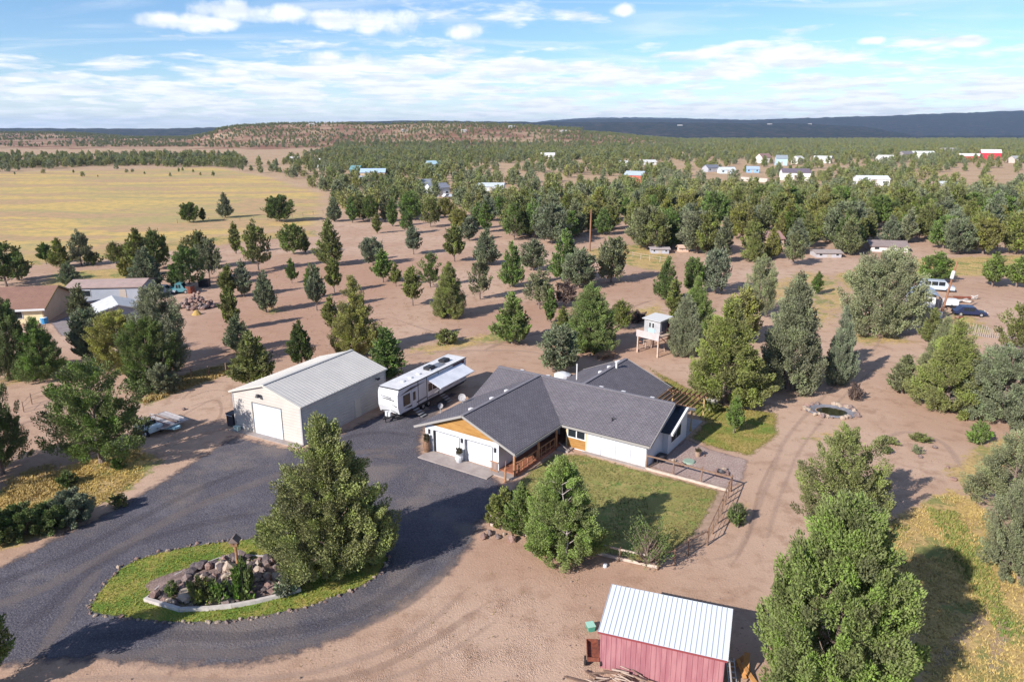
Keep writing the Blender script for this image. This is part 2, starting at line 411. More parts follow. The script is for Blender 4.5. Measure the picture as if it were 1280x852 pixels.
    l.new(hh, bp.inputs['Height']); l.new(bp.outputs[0], b.inputs['Normal'])
    return m
ground = make_ground()

def sheetmat(name, cols, scales, amp=.8, lo=.0, hi=.6, nsc=1.2, bump=.05, bsc=8., rough=.95, opac=1., thr=(.38, .62)):
    if name in MATS: return MATS[name]
    m = bpy.data.materials.new(name); m.use_nodes = True
    n = m.node_tree.nodes; l = m.node_tree.links; b = n['Principled BSDF']
    b.inputs['Roughness'].default_value = rough; b.inputs['Specular IOR Level'].default_value = .15
    v = n.new('ShaderNodeTexCoord').outputs['Object']
    col = cols[0]
    for c, s in zip(cols[1:], scales):
        col = cmix(n, l, ramp(n, l, noise(n, l, v, s, 5, .68), *thr), col, c)
    l.new(col, b.inputs['Base Color'])
    if bump:
        bp = n.new('ShaderNodeBump'); bp.inputs['Distance'].default_value = bump
        l.new(noise(n, l, v, bsc, 4, .7), bp.inputs['Height']); l.new(bp.outputs[0], b.inputs['Normal'])
    e = mth(n, l, 'ADD', attr(n, 'edge'), mth(n, l, 'MULTIPLY', mth(n, l, 'SUBTRACT', noise(n, l, v, nsc, 5, .7), .5), amp))
    fac = ramp(n, l, e, lo, hi)
    if opac < 1: fac = mth(n, l, 'MULTIPLY', fac, opac)
    t = n.new('ShaderNodeBsdfTransparent'); mx = n.new('ShaderNodeMixShader')
    l.new(fac, mx.inputs[0]); l.new(t.outputs[0], mx.inputs[1]); l.new(b.outputs[0], mx.inputs[2])
    l.new(mx.outputs[0], n['Material Output'].inputs['Surface'])
    MATS[name] = m; return m
def sheet(name, poly, z, m, cell=.6):
    p = np.array(poly); x0, y0 = p.min(0) - cell; x1, y1 = p.max(0) + cell
    xs = np.arange(x0, x1 + cell, cell); ys = np.arange(y0, y1 + cell, cell)
    Xg, Yg = np.meshgrid(xs, ys); d = sdf(Xg, Yg, poly)
    n1, n2 = Xg.shape; k = d < cell * .5
    keep = k[:-1, :-1] | k[1:, :-1] | k[:-1, 1:] | k[1:, 1:]
    i, j = np.nonzero(keep); a = i * n2 + j
    F = np.stack([a, a + 1, a + n2 + 1, a + n2], 1)
    V = np.stack([Xg.ravel(), Yg.ravel(), np.full(Xg.size, z)], 1)
    u, inv = np.unique(F, return_inverse=True)
    me = fastmesh(name, V[u], inv.reshape(F.shape), [m])
    at = me.attributes.new('edge', 'FLOAT', 'POINT'); at.data.foreach_set('value', (-d.ravel()[u]).astype(np.float32))
    return struct(link(name, me))
def strip(name, pts, wd, z, m):
    """a band along a line on the ground, for wheel ruts"""
    p = np.array(pts, float)
    q = [];                                              # smooth the line
    for k in range(len(p) - 1):
        p0 = p[max(k - 1, 0)]; p1 = p[k]; p2 = p[k + 1]; p3 = p[min(k + 2, len(p) - 1)]
        for t in np.linspace(0, 1, 8, endpoint=False):
            q.append(.5 * ((2 * p1) + (p2 - p0) * t + (2 * p0 - 5 * p1 + 4 * p2 - p3) * t * t + (3 * p1 - p0 - 3 * p2 + p3) * t ** 3))
    q.append(p[-1]); q = np.array(q)
    d = np.gradient(q, axis=0); d /= np.linalg.norm(d, axis=1)[:, None]; nn = np.stack([-d[:, 1], d[:, 0]], 1)
    V = []; E = []
    for k, s in enumerate((-1, -.5, 0, .5, 1)):
        for a, b in zip(q, nn): V.append((*(a + b * s * wd / 2), z)); E.append((1 - abs(s)) * wd / 2)
    E = np.array(E).reshape(5, -1); ln = len(q)
    taper = np.minimum(1, np.minimum(np.arange(ln), np.arange(ln)[::-1]) / 5.); E = (E * taper - .12 * (1 - taper)).ravel()
    F = [(a * ln + k, a * ln + k + 1, (a + 1) * ln + k + 1, (a + 1) * ln + k) for a in range(4) for k in range(ln - 1)]
    me = fastmesh(name, V, F, [m])
    at = me.attributes.new('edge', 'FLOAT', 'POINT'); at.data.foreach_set('value', E.astype(np.float32))
    return struct(link(name, me))
def smooth_poly(pts, n=6):
    p = np.array(pts, float); m = len(p); q = []
    for k in range(m):
        p0, p1, p2, p3 = p[k - 1], p[k], p[(k + 1) % m], p[(k + 2) % m]
        for t in np.linspace(0, 1, n, endpoint=False):
            q.append(tuple(.5 * ((2 * p1) + (p2 - p0) * t + (2 * p0 - 5 * p1 + 4 * p2 - p3) * t * t + (3 * p1 - p0 - 3 * p2 + p3) * t ** 3)))
    return q
GRAVEL = sheetmat('gravel', [(.088, .080, .099), (.13, .118, .138), (.052, .048, .060), (.175, .142, .13), (.18, .165, .176)], [.25, 4.5, .1, 9.], amp=2.2, lo=.2, hi=1.3, nsc=1.1, bump=.1, bsc=7., thr=(.48, .64))
DRIVE = P2((-120, 742), (0, 702), (60, 670), (120, 642), (185, 606), (250, 566), (290, 540), (379, 560), (420, 540), (456, 522), (480, 512), (520, 515), (560, 487), (580, 490), (556, 515), (534, 545), (534, 566), (622, 592), (640, 608), (614, 652), (596, 690),
           (560, 726), (515, 758), (450, 796), (380, 824), (300, 842), (200, 843), (110, 833), (40, 838), (-60, 852), (-160, 850))
sheet('driveway', DRIVE, .004, GRAVEL, .5)
ISLAND = smooth_poly(P2((114, 765), (118, 746), (150, 710), (192, 692), (245, 681), (300, 674), (345, 669), (400, 662), (450, 668), (480, 690), (484, 703), (461, 728), (406, 751), (375, 761), (300, 775), (228, 778.5), (166, 774)))
TURF = sheetmat('turf', [(.29, .27, .06), (.19, .25, .045), (.36, .28, .085), (.13, .20, .034)], [.55, 1.6, .38], amp=.5, lo=.02, hi=.25, nsc=2.5, bump=.12, bsc=7.)
sheet('island_turf', ISLAND, .016, TURF, .35)
LAWN = P2((632, 618), (656, 592), (690, 566), (731, 567), (807, 588), (904, 613), (888, 642), (868, 672), (840, 694), (808, 705), (700, 679), (616, 652))
LAWNM = sheetmat('lawn', [(.21, .25, .066), (.11, .19, .04), (.38, .30, .12), (.27, .24, .08)], [.6, 1.5, .35], amp=1.2, lo=.05, hi=.6, nsc=1.4, bump=.12, bsc=6.)
sheet('front_lawn', LAWN, .008, LAWNM, .4)
BACK = P2((800, 452), (850, 478), (905, 505), (974, 516), (976, 545), (940, 572), (890, 560), (858, 548), (878, 527), (842, 500), (826, 476))
BACKM = sheetmat('back_lawn_turf', [(.29, .25, .065), (.14, .22, .042), (.38, .28, .10)], [.22, .5], amp=1.4, lo=.1, hi=.8, nsc=1.1, bump=.1, bsc=6.)
sheet('back_lawn', BACK, .008, BACKM, .5)
PEA = sheetmat('pea_gravel', [(.40, .29, .26), (.47, .36, .32), (.27, .19, .17)], [.4, 7.], amp=.7, lo=.05, hi=.5, nsc=1.5, bump=.05, bsc=12.)
sheet('gravel_yard', P2((857, 546), (890, 561), (938, 574), (932, 600), (912, 613), (808, 584), (833, 566)), .008, PEA, .4)
sheet('fence_border', P2((893, 611), (914, 614), (905, 640), (895, 660), (883, 681), (853, 696), (826, 704), (806, 702), (826, 690), (852, 668), (872, 640)), .004, sheetmat('border_earth', [(.40, .27, .20), (.31, .21, .15)], [1.3], amp=.5, lo=.0, hi=.3), .4)
BEDPOLY = P2((181.5, 751), (225.6, 763), (276, 761), (319, 753), (375.6, 738), (372, 722), (352, 705), (332, 697), (299, 696), (272, 700), (244, 711), (222, 720), (208, 735))
sheet('rock_bed', BEDPOLY, .024, sheetmat('bed_earth', [(.27, .19, .17), (.19, .13, .115)], [2.], amp=.3, lo=0, hi=.2, bump=.1), .3)
# neighbours' paved yards
PAVE = sheetmat('paving', [(.27, .23, .235), (.22, .19, .19)], [.5], amp=.6, lo=.0, hi=.5)
sheet('neighbour_yard', P2((62, 404), (100, 388), (118, 396), (108, 412), (76, 422)), .004, PAVE, .6)
# wheel ruts, real bands of packed and of loose soil
RUT = sheetmat('rut_soil', [(.33, .22, .165), (.36, .25, .19)], [1.2], amp=.25, lo=-.02, hi=.16, nsc=2.2, bump=.05, opac=.25)
DUST = sheetmat('loose_soil', [(.50, .36, .28), (.46, .325, .25)], [1.2], amp=.5, lo=-.02, hi=.3, nsc=1.6, bump=.05, opac=.42)
GDUST = sheetmat('gravel_dust', [(.21, .175, .175), (.24, .195, .18)], [1.2], amp=.5, lo=-.02, hi=.3, nsc=1.2, bump=.06, opac=.42)
GDARK = sheetmat('packed_gravel', [(.075, .068, .086), (.09, .08, .098)], [1.2], amp=.5, lo=-.02, hi=.3, nsc=1.2, bump=.06, opac=.2)
zr = .0055
for pts, wd, m in (([(930, 690), (945, 640), (965, 590), (985, 545), (1035, 490), (1090, 440), (1110, 400)], .5, DUST), ([(955, 690), (968, 640), (985, 595), (1005, 555), (1050, 500), (1110, 445)], .4, DUST),
                   ([(905, 720), (935, 670), (950, 610), (975, 560)], .3, RUT), ([(880, 700), (920, 690), (940, 650)], .4, DUST),
                   ([(60, 852), (160, 846), (300, 850), (420, 832), (520, 790), (600, 720)], .5, DUST), ([(150, 870), (300, 862), (440, 845), (540, 800), (620, 745)], .5, RUT), ([(340, 880), (460, 856), (560, 815), (640, 760)], .4, DUST),
                   ([(230, 500), (262, 488), (290, 492), (285, 520)], .4, DUST), ([(215, 508), (255, 480), (298, 478)], .4, RUT), ([(225, 512), (270, 500), (275, 520), (250, 540)], .35, RUT), ([(200, 545), (235, 515), (285, 490)], .4, DUST),
                   ([(0, 520), (100, 492), (200, 470), (290, 440), (340, 425)], .6, DUST), ([(0, 540), (60, 520), (180, 495)], .6, RUT),
                   ([(470, 390), (560, 420), (640, 432), (700, 430)], .6, DUST), ([(600, 440), (640, 425), (740, 400), (830, 370)], .7, RUT), ([(430, 470), (520, 442), (640, 438), (690, 445)], .7, DUST),
                   ([(1160, 840), (1200, 800), (1230, 770), (1250, 740)], .8, DUST), ([(1235, 860), (1250, 800), (1262, 760)], .7, DUST), ([(1085, 560), (1130, 540), (1180, 555), (1210, 600)], .6, DUST)):
    strip('wheel_rut', [G(*p)[:2] for p in pts], wd * 1.3, zr, m); zr += .0004
zr = .008
for pts, wd, m in (([(-60, 770), (40, 740), (140, 690), (230, 640), (330, 600), (420, 570), (500, 560)], 1.0, GDUST), ([(-60, 745), (60, 705), (160, 655), (250, 610), (330, 580)], .8, GDARK),
                   ([(20, 790), (60, 760), (110, 715), (170, 680), (250, 655), (330, 640)], .9, GDARK), ([(40, 830), (75, 780), (100, 740), (130, 705)], .8, GDUST), ([(95, 800), (180, 792), (300, 795), (420, 775), (500, 735), (560, 680)], .9, GDARK),
                   ([(90, 822), (200, 815), (320, 815), (440, 785), (520, 745), (590, 680)], .8, GDUST), ([(400, 560), (440, 545), (480, 540), (520, 545)], .8, GDARK), ([(350, 625), (420, 590), (470, 570), (505, 575)], .8, GDUST)):
    strip('wheel_rut', [G(*p)[:2] for p in pts], wd * 1.3, zr, m); zr += .0004
# ------------------------------------------------------------------ trees
def leafmat(name, by_object):
    m = bpy.data.materials.new(name); m.use_nodes = True
    n = m.node_tree.nodes; l = m.node_tree.links; b = n['Principled BSDF']
    b.inputs['Roughness'].default_value = .7; b.inputs['Specular IOR Level'].default_value = .2
    oi = n.new('ShaderNodeObjectInfo')
    if by_object: base = oi.outputs['Color']
    else:
        cr = n.new('ShaderNodeValToRGB'); e = cr.color_ramp.elements
        e[0].position = 0; e[0].color = (.145, .17, .066, 1); e[1].position = 1; e[1].color = (.20, .212, .128, 1)
        for p, c in ((.3, (.20, .213, .082)), (.55, (.225, .218, .085)), (.75, (.172, .195, .104))):
            x = e.new(p); x.color = (*c, 1)
        l.new(oi.outputs['Random'], cr.inputs[0]); base = cr.outputs[0]
    t = attr(n, 'tint')
    hs = n.new('ShaderNodeHueSaturation'); l.new(base, hs.inputs['Color'])
    l.new(mth(n, l, 'ADD', .475, mth(n, l, 'MULTIPLY', t, .05)), hs.inputs['Hue'])
    l.new(mth(n, l, 'ADD', .8, mth(n, l, 'MULTIPLY', t, .4)), hs.inputs['Saturation'])
    l.new(mth(n, l, 'ADD', .7, mth(n, l, 'MULTIPLY', t, .95)), hs.inputs['Value'])
    l.new(hs.outputs[0], b.inputs['Base Color'])
    tr = n.new('ShaderNodeBsdfTranslucent'); l.new(hs.outputs[0], tr.inputs['Color'])
    mx = n.new('ShaderNodeMixShader'); mx.inputs[0].default_value = .17
    l.new(b.outputs[0], mx.inputs[1]); l.new(tr.outputs[0], mx.inputs[2]); l.new(mx.outputs[0], n['Material Output'].inputs['Surface'])
    return m
LEAF = leafmat('juniper_foliage', True); LEAFR = leafmat('woodland_foliage', False)
BARK = mat('bark', (.15, .105, .085), (.25, .19, .165), sc=6, bump=.03)
DEADWOOD = mat('dead_wood', (.30, .25, .24), (.42, .36, .34), sc=5)
PROF = {
    'cone': lambda t: np.minimum(1, .66 + t * 2.2) * (1 - t) ** .74 * 1.14,
    'egg': lambda t: np.minimum(1, .74 + t * 1.5) * (1 - t ** 1.35) ** .7 * 1.05,
    'round': lambda t: np.sqrt(np.clip(1 - ((t - .38) / .64) ** 2, 0, 1)),
    'open': lambda t: np.sqrt(np.clip(1 - ((t - .34) / .68) ** 2, 0, 1)) * (1 - .35 * t),
    'dome': lambda t: np.minimum(1, .8 + t) * (1 - t ** 2.2) ** .62,
    'lolli': lambda t: np.clip(np.minimum(1, .45 + t * 3.) * (1 - t) ** .62 * 1.15, 0, 1),
    'slim': lambda t: np.clip(np.minimum(1, .4 + t * 2.2) * (1 - t) ** .55 * 1.1, 0, 1),
    'twig': lambda t: np.sqrt(np.clip(1 - ((t - .45) / .6) ** 2, 0, 1)),
    'bush': lambda t: np.sqrt(np.clip(1 - ((t - .3) / .72) ** 2, 0, 1)),
}
def crown_arrays(seed, kind, h, r, z0, nc, nt, cr, ln, wd, gap=0.):
    """foliage sprays: small kite-shaped leaves fanned round the ends of branches"""
    g = np.random.default_rng(seed); prof = PROF[kind]
    t = g.random(nc * 6); pr = prof(t); ok = g.random(len(t)) < (pr + .12); t = t[ok][:nc]; nc = len(t)
    az = g.random(nc) * 2 * pi
    lob = 1 + .17 * np.sin(2 * az + seed) + .12 * np.sin(3 * az + 5 * t + seed * 2) + .10 * np.sin(5 * az - 9 * t + seed)
    if kind == 'open': lob += .22 * np.sin(4 * az + 7 * t + seed) * np.sin(9 * t + 2 * az)
    rf = np.sqrt(g.random(nc)) * .72 + .30; rf[rf > .97] = .97
    rr = np.maximum(prof(t) * r * lob - cr * .55, .05) * rf
    c = np.stack([rr * np.cos(az), rr * np.sin(az), z0 + t * (h - z0 - cr * .8) + cr * .25], 1)
    if gap: k = g.random(nc) > gap * np.sin(3 * az + 8 * t + seed) ** 2; c = c[k]; az = az[k]; t = t[k]; nc = len(c)
    out = np.stack([np.cos(az), np.sin(az), np.full(nc, .6)], 1)
    ctint = np.clip(g.normal(.5, .2, nc), 0, 1)
    csz = g.uniform(.65, 1.25, nc)
    ci = np.repeat(np.arange(nc), nt); n = len(ci)
    q = g.normal(size=(n, 3)); q /= np.linalg.norm(q, axis=1)[:, None]
    q *= (g.random(n) ** .33)[:, None]
    ax = out + np.array([0, 0, .25]) + g.normal(size=(nc, 3)) * .3; ax /= np.linalg.norm(ax, axis=1)[:, None]
    al = (q * ax[ci]).sum(1)[:, None]                     # stretch every clump into a finger that points out and up
    q = q * .74 + ax[ci] * al * .95
    p = c[ci] + q * cr * csz[ci][:, None]
    d = q * .8 + out[ci] * .3 + np.array([0, 0, .35]) + g.normal(size=(n, 3)) * .42
    d /= np.linalg.norm(d, axis=1)[:, None]
    s = np.cross(d, g.normal(size=(n, 3))); s /= np.linalg.norm(s, axis=1)[:, None]
    u = np.cross(d, s)
    L_ = ln * g.uniform(.6, 1.25, n)[:, None]; W_ = wd * g.uniform(.7, 1.2, n)[:, None]
    p[:, 2] = np.maximum(p[:, 2], .06)
    tint = np.clip(ctint[ci] + g.normal(0, .16, n), 0, 1)
    return p, d, s, u, L_, W_, tint, c, t
def crown_mesh(name, seed, kind, h, r, z0, nc, nt, cr, ln, wd, m, cross=True, gap=0., trunk=False):
    p, d, s, u, L_, W_, tint, c, t = crown_arrays(seed, kind, h, r, z0, nc, nt, cr, ln, wd, gap)
    a = p - d * L_ * .35; e = p + d * L_ * .65; mid = p + d * L_ * .05
    V = [a, mid + s * W_ * .5, e, mid - s * W_ * .5]
    n = len(p); i = np.arange(n)
    F = [np.stack([i, i + n, i + 2 * n, i + 3 * n], 1)]
    T = [tint] * 4
    if cross:
        V += [mid + u * W_ * .5, mid - u * W_ * .5]; T += [tint] * 2
        F.append(np.stack([i, i + 4 * n, i + 2 * n, i + 5 * n], 1))
    V = np.vstack(V); F = np.vstack(F); T = np.concatenate(T)
    mats = [m]
    if trunk:                                            # a plain stem for trees far away
        k = len(V); a4 = np.arange(5) * 2 * pi / 5
        V = np.vstack([V, np.stack([.13 * np.cos(a4), .13 * np.sin(a4), 0 * a4 - .2], 1), np.stack([.06 * np.cos(a4), .06 * np.sin(a4), 0 * a4 + h * .6], 1)])
        tf = np.array([[k + q, k + (q + 1) % 5, k + 5 + (q + 1) % 5, k + 5 + q] for q in range(5)])
        F = np.vstack([F, tf]); T = np.concatenate([T, np.full(10, .1)]); mats = [m, BARK]
    me = fastmesh(name, V, F, mats, T)
    if trunk:
        mi = np.zeros(len(F), np.int32); mi[-5:] = 1; me.polygons.foreach_set('material_index', mi)
    return me, c
def trunk_mesh(seed, h, r0, c, nb, m, forks=1, br=.035):
    g = random.Random(seed); b = MB()
    pts = [np.array([0, 0, -.15])]; k = 6
    for q in range(1, k + 1):
        f = q / k; pts.append(np.array([g.uniform(-.07, .07) * h * .25 * f, g.uniform(-.07, .07) * h * .25 * f, h * .86 * f]))
    for q in range(k): b.tube(pts[q], pts[q + 1], r0 * (1.25 if q == 0 else 1) * (1 - q / k * .85), r0 * (1 - (q + 1) / k * .85), 7, 0, cap=False)
    idx = list(range(len(c))); g.shuffle(idx)
    for q in idx[:nb]:
        e = np.array(c[q]); zb = max(.12 * h, e[2] - .9 - .45 * math.hypot(e[0], e[1])); f = min(zb / (h * .86), .99) * k; i = int(f)
        s = pts[i] + (pts[i + 1] - pts[i]) * (f - i)
        md = s * .45 + e * .55; md[2] -= .12 * math.hypot(e[0], e[1])
        b.tube(s, md, br * 1.5, br, 4, 0, cap=False); b.tube(md, e, br, br * .3, 4, 0, cap=False)
    me = b.build('trunk', m).data
    o = [x for x in bpy.data.objects if x.data == me][0]; bpy.data.objects.remove(o); return me

PROTO = {}
def proto(kind, lod, k):
    key = (kind, lod, k)
    if key in PROTO: return PROTO[key]
    sd = hash((len(kind) * 31 + ord(kind[0]) + ord(kind[1]) * 7)) % 997 + 13 * k + {'near': 0, 'mid': 500, 'far': 900}[lod]
    if lod == 'near':
        h, r = {'cone': (10, 3.6), 'egg': (10, 4.2), 'dome': (10, 5.0), 'round': (8.5, 4.1), 'open': (9.5, 4.2), 'slim': (9, 2.2), 'lolli': (5, 1.5), 'bush': (2.6, 1.6), 'twig': (2.6, 1.7)}[kind]
        z0 = {'twig': .5, 'cone': .25, 'egg': .3, 'dome': .3, 'round': .5, 'open': 1.3, 'slim': .3, 'lolli': 1.0, 'bush': .1}[kind]
        nc, nt, cr = {'cone': (330, 215, .56), 'egg': (520, 250, .54), 'dome': (640, 270, .56), 'round': (360, 215, .58), 'open': (270, 210, .56), 'slim': (190, 190, .45), 'lolli': (90, 180, .33), 'bush': (80, 170, .33), 'twig': (60, 46, .3)}[kind]
        me, c = crown_mesh('crown', sd, kind, h, r, z0, nc, nt, cr, *((.19, .095) if kind in ('egg', 'dome') else (.14, .06) if kind == 'twig' else (.205, .10)), LEAF, False, gap=.55 if kind == 'open' else .3)
        tr = trunk_mesh(sd, h, .24 if h > 6 else .1 if kind != 'twig' else .04, c, 46, BARK)
    elif lod == 'mid':
        h, r = {'cone': (8, 2.9), 'round': (7.5, 3.2), 'open': (8, 3.3), 'slim': (7.5, 1.7), 'lolli': (5.5, 1.9), 'bush': (2.5, 1.6)}[kind]
        z0 = {'cone': .8, 'round': 1.1, 'open': 1.7, 'slim': .9, 'lolli': 1.35, 'bush': .1}[kind]
        nc, nt, cr = {'cone': (140, 44, .6), 'round': (140, 46, .62), 'open': (100, 44, .6), 'slim': (90, 38, .47), 'lolli': (80, 36, .42), 'bush': (40, 24, .42)}[kind]
        me, c = crown_mesh('crown', sd, kind, h, r, z0, nc, nt, cr, .5, .19, LEAF, True, gap=.5 if kind == 'open' else .1)
        tr = trunk_mesh(sd, h, .19 if h > 6 else .13, c, 14, BARK)
    else:
        h, r = {'cone': (8, 2.9), 'round': (7.2, 3.3), 'slim': (7.2, 1.8)}[kind]
        me, c = crown_mesh('crown', sd, kind, h, r, .7, 62, 17, .72, .95, .36, LEAFR, False, gap=.1, trunk=True)
        tr = None
    PROTO[key] = (me, tr, h, r); return PROTO[key]
TINTS = {'o': (.192, .205, .074), 'd': (.118, .150, .052), 'b': (.186, .208, .132), 'y': (.238, .230, .078), 'g': (.148, .200, .064), 'k': (.202, .212, .118), 'l': (.188, .232, .080), 'p': (.145, .105, .095)}
rt = random.Random(5)
TREES = []
def tree(px, py, top, wpx, kind, tint, label, lod=None, name='juniper_tree', cat='tree', group=None, zr=None, base=None):
    b = G(px, py) if base is None else np.array([*base, 0.])
    d = b[1] * cp + HC * sp
    hh = zat(b, top) if base is None else top; rr = (wpx / 2 * d / FPX if base is None else wpx) * .98
    if lod is None: lod = 'near' if (py - top) * 1.0 > 66 or wpx > 62 else 'mid'
    if kind in ('bush', 'twig'): lod = 'near' if wpx > 34 or kind == 'twig' else 'mid'
    k = rt.randrange({'near': 1 if kind in ('egg', 'dome') else 3 if kind in ('cone', 'round', 'open') else 1, 'mid': 3}[lod])
    me, tr, h0, r0 = proto(kind, lod, k)
    t = thing(name, label, cat, b, rt.uniform(0, 6.28), group)
    c = link('crown' if kind not in ('bush', 'twig') else 'foliage', me, t, (0, 0, 0)); c.scale = (rr / r0, rr / r0, hh / h0)
    v = rt.uniform(.88, 1.12); q = TINTS[tint]; c.color = (q[0] * v, q[1] * v, q[2] * v * rt.uniform(.9, 1.1), 1)
    s = link('trunk' if kind not in ('bush', 'twig') else 'stem', tr, t, (0, 0, 0)); s.scale = (max(.6, min(rr / r0, hh / h0 * 1.2)),) * 2 + (hh / h0,)
    TREES.append((b[0], b[1], rr)); return t
J = ' juniper '
